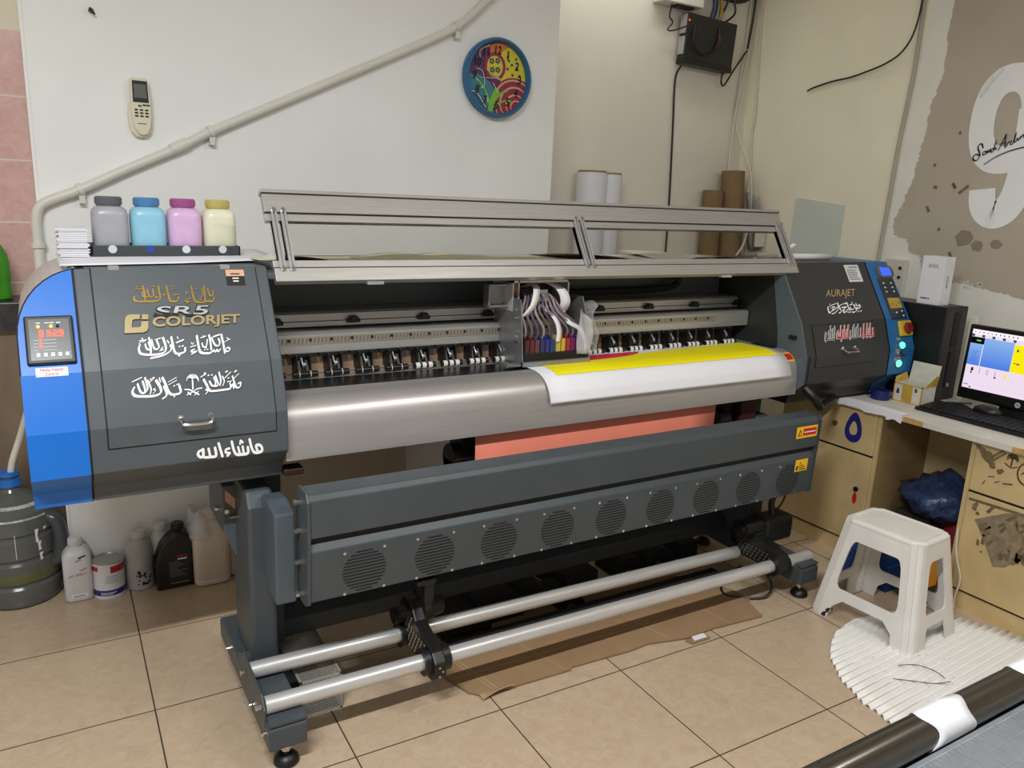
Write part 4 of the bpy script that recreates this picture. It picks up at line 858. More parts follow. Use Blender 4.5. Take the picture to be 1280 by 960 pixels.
pap = [mat('old_yellowish_paper', (218, 214, 196), 0.8, var=0.12, scale=18), mat('printed_green_paper', (208, 207, 188), 0.8, var=0.16, scale=20), 'paper', mat('translucent_sheet', (216, 214, 206), 0.6, var=0.04)]
labs = ['creased yellowish sheet on the printer top behind the hood, nearest the ink bottles', 'pale green printed sheet on the printer top behind the hood', 'yellowish sheet on the printer top right of the pale green sheet', 'pale printed sheet on the printer top left of the middle hood struts', 'rumpled white sheet on the printer top right of the middle hood struts', 'wide flat clear sheet on the printer top near the far cabinet', 'curled yellowish scrap at the corner of the near cabinet']
for k, (x0, x1, y0, y1, m, l) in enumerate(((0.46, 0.80, -0.28, 0.05, 0, 0.03), (0.72, 1.02, -0.34, 0.0, 1, 0.018), (0.98, 1.32, -0.36, 0.02, 0, 0.014), (1.16, 1.62, -0.36, 0.05, 1, 0.014), (1.52, 2.1, -0.34, 0.05, 3, 0.035), (1.95, 2.36, -0.30, 0.06, 3, 0.02), (0.35, 0.44, -0.40, -0.26, 0, 0.018))):
    ph = random.uniform(0, 6)
    def fn(u, v): return (x0+(x1-x0)*u+0.02*math.sin(3*v+ph), y0+(y1-y0)*v+0.02*math.sin(4*u+ph), (1.2645 if k < 6 else 1.283)+0.0016*k+l*max(0, math.sin(3.1*u+1.7*v+ph))*0.8)
    single('paper_sheet', B().sheet(fn, 14, 10), pap[m], labs[k], 'paper', smooth=0, solid=0.0008)
b = B()
def roll(u, v):
    a = 2*PI*1.9*v; r = 0.010+0.0035*v; return (2.36+0.44*u, -0.365-0.02*u+r*math.cos(a), 1.296+r*math.sin(a))
single('rolled_paper', b.sheet(roll, 3, 40), 'paper', 'small loosely rolled white paper on the charcoal end cabinet', 'paper', smooth=40, solid=0.0006)
b = B().sheet(lambda u, v: (2.58+0.10*u, -0.30+0.02*v, 1.312+0.03*u*u+0.004*v), 6, 2); single('paper_scrap', b, 'paper', 'thin curled paper strip above the rolled paper', 'paper', solid=0.0008)

# ------------------------------------------------------------------ on the wall
wl2 = WY
pipe = [(1.62, wl2-0.02, 2.39), (1.483, wl2-0.02, 2.275), (1.34, wl2-0.02, 2.150), (1.10, wl2-0.02, 2.025), (0.7, wl2-0.02, 1.83), (0.376, wl2-0.02, 1.672), (0.27, wl2-0.02, 1.612), (0.10, wl2-0.02, 1.53), (-0.048, wl2-0.02, 1.455), (-0.12, wl2-0.02, 1.425), (-0.165, wl2-0.02, 1.40), (-0.182, wl2-0.02, 1.36), (-0.184, wl2-0.02, 1.27), (-0.186, wl2-0.02, 1.0), (-0.186, wl2-0.02, 0.75)]
pt = thing('conduit_pipe', 'white plastic conduit pipe running diagonally up the back wall', 'pipe', (0.6, wl2, 1.7))
pvc = mat('white_pvc', (220, 218, 208), 0.4, var=0.04)
part('pipe', B().tube(pipe, 0.0165, 14), pvc, pt, smooth=50)
d = Vector((1, 0, 0.5)).normalized()
for c in ((0.27, wl2-0.02, 1.615),): part('coupling', B().cyl(Vector(c)-d*0.03, Vector(c)+d*0.03, 0.0205, n=20), pvc, pt, smooth=40)
for c in ((1.34, wl2-0.02, 2.150), (0.376, wl2-0.02, 1.672), (-0.048, wl2-0.02, 1.455)):
    b = B().cyl(Vector(c)-d*0.007, Vector(c)+d*0.007, 0.0225, n=20); b.box(c[0]-0.006, c[0]+0.012, c[1]-0.01, wl2, c[2]-0.045, c[2]-0.018); part('pipe_clip', b, pvc, pt, smooth=40)
part('pipe_clip', B().cyl((-0.184, wl2-0.02, 1.262), (-0.184, wl2-0.02, 1.278), 0.0225, n=20), pvc, pt, smooth=40)
hk = thing('wall_hook', 'small dark metal hook screwed high into the white wall', 'hook', (0.022, wl2, 2.01))
part('hook', B().tube([(0.022, wl2, 2.024), (0.022, wl2-0.02, 2.026), (0.026, wl2-0.028, 2.018), (0.034, wl2-0.018, 2.010)], 0.0035, 8), 'black', hk, smooth=40)
part('anchor', B().cyl((0.026, wl2-0.002, 2.022), (0.026, wl2, 2.022), 0.009, n=12), mat('grey_plug', (120, 118, 110), 0.6, var=0.1), hk)
# air-conditioner remote in its cradle
rc = thing('remote_control', 'cream remote control with grey screen hanging on the white wall', 'remote', (0.152, wl2, 1.735))
cr = mat('cream_plastic', (226, 220, 196), 0.45, var=0.03)
def rcout(w, n=10): return [(x, z) for x, z in [(-0.028*w, 0.086), (-0.024*w, 0.092), (0.024*w, 0.092), (0.028*w, 0.086), (0.032*w, 0.02), (0.031*w, -0.03), (0.026*w, -0.065), (0.014*w, -0.088), (0, -0.093), (-0.014*w, -0.088), (-0.026*w, -0.065), (-0.031*w, -0.03), (-0.032*w, 0.02)]]
rx0, rz0, tilt = 0.153, 1.735, 0.02
def rp(x, z): return (rx0+x+z*tilt*-1, rz0+z)
part('remote_body', B().prism([rp(x, z) for x, z in rcout(1)], wl2-0.034, wl2-0.012, 'y'), cr, rc, bev=0.004)
part('wall_cradle', B().prism([rp(x*1.18-0.004, z*0.62-0.042) for x, z in rcout(1)], wl2-0.022, wl2, 'y'), cr, rc, bev=0.004)
part('screen_frame', B().prism([rp(*q) for q in ((-0.024, 0.014), (0.025, 0.014), (0.024, 0.083), (-0.022, 0.083))], wl2-0.0352, wl2-0.034, 'y'), 'black', rc)
part('screen', B().prism([rp(*q) for q in ((-0.019, 0.028), (0.020, 0.028), (0.019, 0.072), (-0.018, 0.072))], wl2-0.036, wl2-0.0352, 'y'), mat('grey_lcd', (104, 108, 104), 0.25, var=0.05), rc)
for i, (bx_, bz_) in enumerate([(0.010, 0.006), (-0.004, 0.003), (0.022, 0.006)]+[(-0.016+0.016*(k % 3), -0.010-0.010*(k//3)) for k in range(9)]):
    part('button', B().prism([rp(bx_+dx, bz_+dz) for dx, dz in ((-.0045, -.0025), (.0045, -.0025), (.0055, 0), (.0045, .0025), (-.0045, .0025), (-.0055, 0))], wl2-0.0362, wl2-0.034, 'y'), 'black', rc)
part('label_print', B().prism([rp(*q) for q in ((-0.014, -0.056), (0.012, -0.056), (0.012, -0.053), (-0.014, -0.053))], wl2-0.0343, wl2-0.034, 'y'), 'stain', rc)
# round clock with a painted flower face
CKX, CKZ, CR = 1.535, 1.975, 0.158
ck = thing('wall_clock', 'round wall clock with blue rim and colourful flower face', 'clock', (CKX, wl2, CKZ))
b = B(); n = 64
def rr(r, y): return [(CKX+r*math.cos(2*PI*i/n), y, CKZ+r*math.sin(2*PI*i/n)) for i in range(n)]
b.loft([rr(CR-0.012, wl2-0.001), rr(CR, wl2-0.006), rr(CR, wl2-0.040), rr(CR-0.005, wl2-0.046), rr(CR-0.012, wl2-0.046), rr(CR-0.016, wl2-0.038), rr(CR-0.018, wl2-0.018)], cap=False); part('rim', b, mat('clock_blue_rim', (46, 104, 148), 0.35, var=0.06), ck, smooth=40)
def disk(cx, cz, rx_, rz_, y, m, name, clip=True, n=40, rot=0):
    P = []
    for i in range(n):
        a = 2*PI*i/n; x, z = rx_*math.cos(a), rz_*math.sin(a); x, z = x*math.cos(rot)-z*math.sin(rot)+cx, x*math.sin(rot)+z*math.cos(rot)+cz
        l = math.hypot(x, z)
        if clip and l > 0.141: x, z = x*0.141/l, z*0.141/l
        P.append((CKX+x, y, CKZ+z))
    b = B(); b.poly(P); part(name, b, m, ck)
mk = lambda n_, c: mat(n_, c, 0.4, var=0.06, scale=40)
fy_ = wl2-0.018
disk(0, 0, 0.1415, 0.1415, fy_, mk('clock_purple', (86, 48, 98)), 'face', False)
disk(0.02, 0.11, 0.06, 0.03, fy_-0.0005, mk('clock_orange', (206, 120, 50)), 'face_shape')
disk(0.075, 0.045, 0.075, 0.085, fy_-0.001, mk('clock_yellow', (212, 198, 58)), 'face_shape')
disk(0.085, -0.085, 0.105, 0.095, fy_-0.0015, mk('clock_magenta', (150, 36, 78)), 'face_shape')
sand_ = mk('clock_sand', (206, 176, 110)); mag_ = bpy.data.materials['clock_magenta']
for k, r in enumerate((0.090, 0.086, 0.068, 0.064, 0.044, 0.040, 0.026, 0.023)):
    disk(0.085+0.002*k, -0.087-0.003*k, r*1.08, r, fy_-0.0018-0.0002*k, mag_ if k % 2 else sand_, 'face_shape')
disk(-0.085, -0.075, 0.10, 0.075, fy_-0.0015, mk('clock_teal', (54, 126, 142)), 'face_shape', rot=-0.6)
disk(-0.11, -0.11, 0.08, 0.05, fy_-0.002, mk('clock_navy_teal', (40, 92, 120)), 'face_shape', rot=-0.6)
disk(-0.012, 0.045, 0.052, 0.056, fy_-0.0022, bpy.data.materials['clock_magenta'], 'face_shape')
disk(-0.012, 0.045, 0.038, 0.042, fy_-0.0026, bpy.data.materials['clock_yellow'], 'face_shape')
gb = mk('clock_slate', (60, 78, 92))
for dx, dz in ((-0.016, 0.018), (0.012, 0.022), (-0.012, -0.016), (0.014, -0.014)):
    for q in range(5): disk(-0.012+dx+0.008*math.cos(q*1.257), 0.047+dz+0.008*math.sin(q*1.257), 0.005, 0.005, fy_-0.003, gb, 'face_shape', n=12)
for x, z in ((0.05, 0.09), (0.07, 0.06), (0.055, 0.075), (0.05, 0.042), (0.095, 0.05), (0.11, 0.02), (0.075, 0.02), (0.09, 0.085)): disk(x, z, 0.006, 0.006, fy_-0.002, gb, 'face_shape', n=14)
gr = mk('clock_green', (120, 184, 60)); pale = mk('clock_cream_line', (222, 214, 170))
def cl(x, z): return (CKX+x, fy_-0.0036, CKZ+z)
part('face_shape', brush(B(), [(0.026, [(-0.03, -0.132), (-0.02, -0.09), (0.0, -0.05)]), (0.010, [(-0.02, -0.10), (0.02, -0.06), (0.05, -0.045)]), (0.010, [(-0.03, -0.11), (-0.05, -0.06), (-0.085, -0.02)]), (0.008, [(-0.02, -0.12), (0.03, -0.09), (0.07, -0.085)])], cl, nib=0.7), gr, ck)
part('face_shape', brush(B(), [(0.004, [(-0.04, -0.10), (-0.06, -0.045), (-0.10, -0.01)]), (0.004, [(-0.05, -0.12), (-0.09, -0.07), (-0.12, -0.06)]), (0.003, [(-0.10, 0.03), (-0.07, 0.02), (-0.06, -0.03), (-0.075, -0.045)]), (0.003, [(-0.08, 0.06), (-0.085, 0.10), (-0.04, 0.125)]), (0.0035, [(-0.02, -0.02), (0.01, -0.06)])], cl, nib=0.9), pale, ck)
for h in range(12):
    a = PI/2-(h+1)*PI/6; s_ = str(h+1); w_ = 0.019 if len(s_) == 1 else 0.031
    cx, cz = 0.108*math.cos(a), 0.108*math.sin(a)
    part('numeral', textmesh(s_, lambda u, v, d: (CKX+cx-w_/2+u, fy_-0.0045, CKZ+cz-0.014+v), w_ if s_ != '1' else 0.009, 0.034, bold=0.02, shear=0.1), 'black', ck)
for L_, w_, a in ((0.088, 0.005, math.radians(184)), (0.066, 0.006, math.radians(152))):
    c, s = math.cos(a), math.sin(a); b = B(); b.poly([(CKX-0.012*c-s*w_/2, fy_-0.008, CKZ-0.012*s+c*w_/2), (CKX-0.012*c+s*w_/2, fy_-0.008, CKZ-0.012*s-c*w_/2), (CKX+L_*c+s*w_/5, fy_-0.008, CKZ+L_*s-c*w_/5), (CKX+L_*c-s*w_/5, fy_-0.008, CKZ+L_*s+c*w_/5)]); part('clock_hand', b, 'silver', ck)
part('hand_pin', B().cyl((CKX, fy_, CKZ), (CKX, fy_-0.009, CKZ), 0.005, n=14), 'silver', ck)

# recess wall: recorder box, trunking, cables, rolls
RY = WR
dv = thing('recorder_box', 'flat black recorder box mounted upright high in the corner recess', 'recorder', (3.05, RY, 2.22))
def tl(x, z, a=-0.035, cx=3.05, cz=2.35): c, s = math.cos(a), math.sin(a); return (cx+(x-cx)*c-(z-cz)*s, cz+(x-cx)*s+(z-cz)*c)
part('case', B().prism([tl(*q) for q in ((2.872, 2.225), (3.232, 2.225), (3.24, 2.478), (2.876, 2.478))], RY-0.075, RY-0.02, 'y'), mat('black_metal_case', (34, 33, 33), 0.5, var=0.08), dv, bev=0.004)
part('front_bezel', B().prism([tl(*q) for q in ((2.872, 2.222), (3.232, 2.222), (3.232, 2.255), (2.872, 2.255))], RY-0.079, RY-0.018, 'y'), 'black', dv, bev=0.003)
b = B().prism([tl(*q) for q in ((2.868, 2.27), (2.874, 2.27), (2.874, 2.36), (2.868, 2.36))], RY-0.07, RY-0.025, 'y'); b.prism([tl(*q) for q in ((2.868, 2.375), (2.874, 2.375), (2.874, 2.47), (2.868, 2.47))], RY-0.07, RY-0.025, 'y'); part('side_vent', b, 'silver', dv)
part('status_led', B().box(2.885, 2.892, RY-0.078, RY-0.074, 2.442, 2.449), 'redled', dv)
part('bracket', B().box(2.95, 3.15, RY-0.02, RY, 2.28, 2.42), 'black', dv)
tk = thing('white_junction_box', 'white plastic box on the wall above the black recorder', 'box', (2.82, RY, 2.50))
part('box_body', B().box(2.69, 2.97, RY-0.09, RY, 2.512, 2.66), pvc, tk, bev=0.005)
part('side_port', B().box(2.80, 2.92, RY-0.07, RY-0.03, 2.50, 2.512), 'black', tk)
def cable(pts, r, m, label, group=None, n=7): return single('cable', B().tube(pts, r, n), m, label, 'cable', group, smooth=60)
wc = mat('white_cable', (214, 210, 194), 0.5, var=0.04)
cable([(2.885, RY-0.045, 2.22), (2.88, RY-0.012, 2.15), (2.895, RY-0.01, 1.9), (2.915, RY-0.01, 1.5), (2.92, RY-0.01, 1.2), (2.92, RY-0.01, 0.6)], 0.0055, 'black', 'thin black cable hanging straight down below the recorder')
cable([(2.78, RY-0.05, 2.51), (2.77, RY-0.05, 2.45), (2.795, RY-0.05, 2.425), (2.765, RY-0.05, 2.385), (2.80, RY-0.06, 2.385), (2.875, RY-0.085, 2.415)], 0.004, 'black', 'short black lead looping left of the recorder')
cable([(3.19, RY-0.05, 2.222), (3.185, RY-0.05, 2.17), (3.22, RY-0.04, 2.155), (3.29, RY-0.03, 2.24), (3.39, RY-0.02, 2.36)], 0.005, 'black', 'black power lead rising right of the recorder')
cable([(3.165, RY-0.06, 2.475), (3.22, RY-0.07, 2.53), (3.20, RY-0.05, 2.62), (3.14, RY-0.05, 2.60), (3.12, RY-0.06, 2.50), (3.16, RY-0.06, 2.56), (3.18, RY-0.06, 2.66)], 0.006, 'black', 'tangled black leads above the recorder', n=6)
cable([(3.06, RY-0.06, 2.47), (3.07, RY-0.07, 2.55), (3.05, RY-0.05, 2.7)], 0.016, mat('navy_plug', (34, 40, 66), 0.4, var=0.05), 'thick navy plug and lead above the recorder')
cable([(3.11, RY-0.06, 2.47), (3.12, RY-0.07, 2.53), (3.10, RY-0.05, 2.66)], 0.010, mat('ochre_plug', (150, 120, 50), 0.4, var=0.1), 'ochre plug and lead above the recorder')
cable([(2.93, RY-0.078, 2.42), (2.92, RY-0.09, 2.33), (2.98, RY-0.092, 2.285), (3.06, RY-0.09, 2.30), (3.10, RY-0.085, 2.36), (3.11, RY-0.078, 2.43)], 0.006, 'black', 'black cable loop hanging across the face of the recorder')
cable([(3.105, RY-0.082, 2.40), (3.11, RY-0.084, 2.37), (3.10, RY-0.082, 2.33)], 0.008, mat('dull_red_plug', (96, 40, 40), 0.4, var=0.1), 'dull red plug hanging on the recorder')
xs_ = [(3.42, 2.9, 0.0), (3.405, 2.9, 0.01), (3.435, 2.9, 0.02), (3.44, 2.9, 0.03)]
wlab = ['white cable in the corner ending behind the brown tubes', 'white cable in the corner crossing behind the first', 'white cable running full height down the corner', 'dark grey cable beside the white cables at the corner top']
cable([(3.40, RY-0.015, 2.95), (3.39, RY-0.015, 2.5), (3.37, RY-0.015, 2.2), (3.345, RY-0.02, 1.85), (3.335, RY-0.03, 1.6), (3.34, RY-0.03, 1.2)], 0.006, wc, wlab[0], 'corner cables')
cable([(3.43, RY-0.02, 2.95), (3.41, RY-0.02, 2.4), (3.375, RY-0.02, 2.15), (3.37, RY-0.02, 1.95), (3.36, RY-0.17, 1.70), (3.39, RY-0.18, 1.5), (3.37, RY-0.18, 1.3), (3.30, RY-0.18, 1.2)], 0.006, wc, wlab[1], 'corner cables')
cable([(3.444, RY-0.06, 2.95), (3.442, RY-0.06, 2.5), (3.44, RY-0.08, 2.2), (3.438, RY-0.09, 2.0), (3.442, RY-0.08, 1.9), (3.438, RY-0.10, 1.7), (3.442, RY-0.09, 1.5), (3.44, RY-0.1, 1.2), (3.44, RY-0.1, 0.75)], 0.006, wc, wlab[2], 'corner cables')
cable([(3.42, RY-0.03, 2.95), (3.405, RY-0.03, 2.55), (3.385, RY-0.03, 2.37)], 0.006, 'black', wlab[3], 'corner cables')
cable([(2.95, RY-0.03, 2.66), (3.15, RY-0.04, 2.60), (3.3, RY-0.05, 2.605), (3.42, RY-0.05, 2.70)], 0.012, 'black', 'bundle of black cables along the top of the corner')
for k, (x, r, zt) in enumerate(((2.305, 0.078, 1.637), (2.425, 0.060, 1.632))):
    t = thing('media_roll', ['thicker white media roll standing against the recess wall', 'slimmer white media roll standing against the recess wall'][k], 'roll', (x, 0.73, 0), 'white media rolls')
    part('paper_wrap', B().cyl((x, 0.73, 0), (x, 0.73, zt-0.006), r, n=36), mat('white_media_wrap', (226, 226, 232), 0.5, var=0.02) if k == 0 else bpy.data.materials['white_media_wrap'], t, smooth=40)
    part('core', B().ring((x, 0.73, 0.0), (x, 0.73, zt+0.004), r*0.94, r*0.6, 36), 'deskdark', t, smooth=40)
brn = mat('brown_kraft_tube', (128, 104, 72), 0.8, var=0.08, scale=5)
t = single('cardboard_tube', B().ring((3.19, 0.745, 0), (3.195, 0.755, 1.578), 0.058, 0.04, 32), brn, 'shorter brown cardboard tube standing in the corner', 'tube', 'brown cardboard tubes', smooth=40)
t = single('cardboard_tube', B().ring((3.315, 0.64, 0), (3.318, 0.735, 1.69), 0.066, 0.045, 32), brn, 'taller brown cardboard tube leaning in the corner', 'tube', 'brown cardboard tubes', smooth=40)
b = B().sheet(lambda u, v: (3.40+0.03*u-0.03*v, 0.60+0.05*math.sin(4*u)+0.03*v, 1.25+0.33*v-0.06*abs(u-.5)*v), 6, 8); single('plastic_bag', b, mat('crumpled_grey_film', (176, 172, 160), 0.3, var=0.1, trans=0.3), 'crumpled grey plastic sleeve beside the taller brown tube', 'bag', smooth=0, solid=0.002)
b = B().box(3.37, 3.44, 0.55, 0.57, 1.27, 1.42); single('wall_socket_box', b, pvc, 'small white box seen through the hood pane in the corner', 'box', bev=0.004)

# right wall
X0 = WX
b = B().tube([(X0-0.008, -0.225, 2.95), (X0-0.008, -0.226, 2.46), (X0-0.008, -0.226, 2.18), (X0-0.008, -0.215, 1.98), (X0-0.008, -0.204, 1.82), (X0-0.008, -0.196, 1.55), (X0-0.008, -0.187, 1.28), (X0-0.008, -0.18, 0.9), (X0-0.008, -0.18, 0.72)], 0.010, 10); single('wall_conduit', b, mat('grey_cream_conduit', (176, 170, 154), 0.55, var=0.06), 'thin painted conduit running down the right wall beside the grey patch', 'conduit', smooth=50)
cable([(X0-0.012, -0.218, 2.95), (X0-0.02, -0.222, 2.50), (X0-0.03, -0.212, 2.33), (X0-0.04, -0.17, 2.24), (X0-0.04, -0.09, 2.195), (X0-0.03, 0.02, 2.17), (X0-0.02, 0.11, 2.155), (X0-0.02, 0.22, 2.145), (X0-0.02, 0.33, 2.125), (X0-0.015, 0.375, 2.112)], 0.0045, 'black', 'loose black cable curving left from the conduit on the right wall')
cable([(X0-0.02, -0.45, 2.9), (X0-0.02, -0.6, 2.50), (X0-0.02, -0.75, 2.44), (X0-0.02, -1.1, 2.40)], 0.006, 'black', 'black cable along the top of the grey wall patch')
b = B().box(X0-0.003, X0, 0.054, 0.373, 1.20, 1.55); single('wall_sheet', B().prism([(0.054, 1.20), (0.383, 1.20), (0.373, 1.556), (0.052, 1.524)], X0-0.004, X0), mat('pale_greenish_sheet', (204, 212, 202), 0.5, var=0.03), 'pale greenish sheet fixed flat on the right wall above the printer', 'sheet'); b.bm.free()
so = thing('socket_plate', 'white double socket plate on the right wall behind the blue panel', 'socket', (X0, -0.30, 1.08))
part('plate', B().box(X0-0.03, X0, -0.352, -0.24, 1.08, 1.276), mat('dirty_white_plate', (206, 202, 192), 0.45, var=0.05), so, bev=0.005)
for z in (1.235, 1.19): part('switch', B().box(X0-0.033, X0-0.03, -0.332, -0.318, z-0.007, z+0.007), 'seam', so)
dc = mat('white_decal', (240, 241, 241), 0.5, var=0.03)
ni = thing('number_decal', 'large white number nine decal with black handwriting on the right wall', 'decal', (X0, -0.7, 1.45))
def n9(y, z, o=0.005): return (X0-o, y, z)
b = B(); n = 48; cy, cz = -0.694, 1.908
co_, ci_ = [], []
for i in range(n):
    a = 2*PI*i/n; e = 2.3; c, s = math.cos(a), math.sin(a); k = (abs(c)**e+abs(s)**e)**(-1/e)
    co_.append((cy+0.160*c*k, cz+0.228*s*k)); ci_.append((cy+0.052*c*k, cz+0.112*s*k))
for i in range(n):
    j = (i+1) % n; b.poly([n9(*co_[i]), n9(*co_[j]), n9(*ci_[j]), n9(*ci_[i])])
cen = [(-0.792, 1.95), (-0.798, 1.80), (-0.795, 1.68), (-0.782, 1.59), (-0.752, 1.528), (-0.71, 1.505), (-0.672, 1.52), (-0.648, 1.56), (-0.640, 1.615)]
P = catmull([(0, y, z) for y, z in cen], 5); L_, R_ = [], []
for i, p in enumerate(P):
    d = (P[min(i+1, len(P)-1)]-P[max(i-1, 0)]).normalized(); nn = Vector((0, d.z, -d.y)); w = 0.056+0.004*math.sin(3*i/len(P)); L_.append(p+nn*w); R_.append(p-nn*w)
for i in range(len(P)-1): b.poly([n9(L_[i].y, L_[i].z, 0.0052), n9(L_[i+1].y, L_[i+1].z, 0.0052), n9(R_[i+1].y, R_[i+1].z, 0.0052), n9(R_[i].y, R_[i].z, 0.0052)])
part('numeral', b, dc, ni)
b = B().sheet(lambda u, v: (X0-0.006-0.035*math.sin(u*1.6), -0.575-0.07*v-0.005*u+0.01*u*v, 2.03+0.085*v-0.03*u*(1-v)), 5, 4); part('peeling_edge', b, dc, ni, smooth=0, solid=0.0008)
sig = [(0.008, [(-0.612, 1.792), (-0.604, 1.808), (-0.592, 1.806), (-0.590, 1.790), (-0.600, 1.772), (-0.602, 1.752), (-0.592, 1.738), (-0.578, 1.742), (-0.576, 1.758), (-0.588, 1.764), (-0.606, 1.760)]),
 (0.006, [(-0.628, 1.776), (-0.618, 1.776), (-0.616, 1.764), (-0.624, 1.762), (-0.629, 1.778), (-0.630, 1.766), (-0.636, 1.782), (-0.638, 1.770), (-0.645, 1.786), (-0.646, 1.773)]),
 (0.006, [(-0.660, 1.788), (-0.651, 1.786), (-0.650, 1.776), (-0.658, 1.776), (-0.664, 1.822), (-0.661, 1.782), (-0.668, 1.792), (-0.670, 1.782)]), (0.006, [(-0.669, 1.808), (-0.670, 1.806)]),
 (0.007, [(-0.680, 1.780), (-0.692, 1.812), (-0.702, 1.846), (-0.703, 1.815), (-0.708, 1.790)]), (0.005, [(-0.684, 1.806), (-0.708, 1.812)]),
 (0.006, [(-0.713, 1.796), (-0.717, 1.812), (-0.724, 1.812), (-0.731, 1.818), (-0.727, 1.804), (-0.735, 1.804), (-0.738, 1.820), (-0.743, 1.850), (-0.742, 1.812), (-0.750, 1.818), (-0.752, 1.828), (-0.756, 1.818), (-0.764, 1.836), (-0.763, 1.824), (-0.772, 1.842), (-0.776, 1.830)]),
 (0.007, [(-0.632, 1.722), (-0.675, 1.752), (-0.730, 1.776), (-0.792, 1.792)])]
part('handwriting', brush(B(), sig, lambda y, z: n9(y, z, 0.0065), nib=0.5), 'black', ni)
# ------------------------------------------------------------------ desk, cabinets and what stands on and under them
DZ = 0.70
wt = thing('worktop', 'long worn white laminate desk top on tan cabinets along the right wall', 'worktop', (3.1, -0.9, DZ-0.03))
part('slab', B().box(2.765, WX, -2.0, -0.18, DZ-0.026, DZ), 'desktop', wt, bev=0.002)
b = B()
def ragged(y0, y1, z0, z1, x, n=9):
    T = [(x, y0+(y1-y0)*i/n, z1) for i in range(n+1)]; Bt = [(x, y0+(y1-y0)*i/n, z0+random.uniform(-.008, .004)) for i in range(n+1)]
    for i in range(n): b.poly([T[i], T[i+1], Bt[i+1], Bt[i]])
    for i in range(n): b.poly([T[i], T[i+1], (x+0.05, T[i+1][1], z1+0.0006), (x+0.05, T[i][1], z1+0.0006)])
ragged(-0.80, -0.56, DZ-0.022, DZ+0.001, 2.763); ragged(-0.86, -0.79, DZ-0.030, DZ+0.001, 2.7625, 5); part('peeling_tape', b, 'paper', wt)
for ya, yb in ((-0.95, -0.865), (-1.34, -1.29), (-0.52, -0.40)): part('bare_edge', B().box(2.7635, 2.766, ya, yb, DZ-0.024, DZ-0.003), 'chip', wt)
def cabinet(y0, y1, label):
    t = thing('desk_cabinet', label, 'cabinet', (3.1, (y0+y1)/2, 0))
    b = B().box(2.805, 3.36, y0, y0+0.018, 0, DZ-0.026); b.box(2.805, 3.36, y1-0.018, y1, 0, DZ-0.026); b.box(3.34, 3.36, y0, y1, 0, DZ-0.026); b.box(2.81, 2.82, y0, y1, 0.0, 0.072); b.box(2.82, 3.34, y0, y1, 0.055, 0.072); b.box(2.805, 2.82, y0, y1, DZ-0.034, DZ-0.026)
    part('carcass', b, 'deskdark', t)
    b = B().box(2.797, 2.806, y0, y0+0.018, 0, DZ-0.026); b.box(2.797, 2.806, y1-0.018, y1, 0, DZ-0.026); b.box(2.799, 2.81, y0, y1, 0.0, 0.068); part('edge_strip', b, 'desk', t)
    dr = part('drawer_front', B().box(2.792, 2.81, y0+0.02, y1-0.02, 0.482, DZ-0.03), 'desk', t, bev=0.002)
    dd = part('cabinet_door', B().box(2.792, 2.81, y0+0.02, y1-0.02, 0.078, 0.472), 'desk', t, bev=0.002)
    part('door_gap', B().box(2.800, 2.812, y0+0.019, y1-0.019, 0.07, DZ-0.028), 'seam', t)
    return t, dr, dd
ca_, dra, doa = cabinet(-0.757, -0.25, 'tan desk cabinet with a dark blue drop sticker beside the printer')
navy = mat('navy_sticker', (30, 36, 120), 0.45, var=0.05)
b = B(); n = 40
def drop(sc, o):
    P = []
    for i in range(n):
        a = 2*PI*i/n; r = 0.04*sc; y = r*math.sin(a)*(1-0.32*math.cos(a)); z = 0.067*sc*math.cos(a)-0.006*(1-sc); P.append((2.792-o, -0.633+y, 0.583+z))
    return P
b.poly(drop(1, 0.0008)); part('drop_sticker', b, navy, dra); b = B(); b.poly(drop(0.46, 0.0014)); part('sticker_center', b, 'desk', dra)
b = B().cyl((2.792, -0.541, 0.58), (2.784, -0.541, 0.58), 0.011, n=16); part('keyhole', b, mat('worn_brass', (120, 96, 60), 0.4, 0.6, var=0.1), dra)
b = B(); b.poly([(2.7912, -0.686+0.011*math.cos(2*PI*i/20), 0.275+0.026*math.sin(2*PI*i/20)) for i in range(20)]); part('red_sticker', b, 'red', doa)
b = B().cyl((2.792, -0.688, 0.318), (2.786, -0.688, 0.318), 0.011, n=16); part('keyhole', b, 'black', doa)
cb_, drb, dob = cabinet(-1.72, -1.132, 'tan desk cabinet with worn brown sticker traces behind the stool')
def blot(b, y, z, r, n=9, x=2.7914, sq=1.0):
    b.poly([(x-random.uniform(0, .0003), y+r*random.uniform(.5, 1.1)*math.cos(2*PI*i/n), z+sq*r*random.uniform(.5, 1.1)*math.sin(2*PI*i/n)) for i in range(n)])
b = B()
for y, z, r in ((-1.18, 0.64, 0.02), (-1.20, 0.625, 0.026), (-1.16, 0.655, 0.012), (-1.22, 0.60, 0.018), (-1.25, 0.585, 0.016), (-1.36, 0.62, 0.03)): blot(b, y, z, r)
for (ya, za), (yb, zb) in (((-1.19, 0.612), (-1.245, 0.668)), ((-1.2, 0.605), (-1.255, 0.662))): b.poly([(2.7912, ya, za), (2.7912, yb, zb), (2.7912, yb-.008, zb-.004), (2.7912, ya-.008, za-.004)])
part('sticker_trace', b, 'stain', drb)
ink = mat('dark_ink_print', (66, 52, 34), 0.7, var=0.1)
st = []
for k in range(9):
    a = PI*(k/8)*1.3-0.47; st.append((0.005, [(-1.285, 0.645), (-1.285-0.012*math.cos(a), 0.652+0.010*math.sin(a)), (-1.285-0.02*math.cos(a), 0.646+0.016*math.sin(a))]))
st += [(0.006, [(-1.285, 0.645), (-1.284, 0.618)]), (0.004, [(-1.262, 0.622), (-1.285, 0.612), (-1.305, 0.62)])]
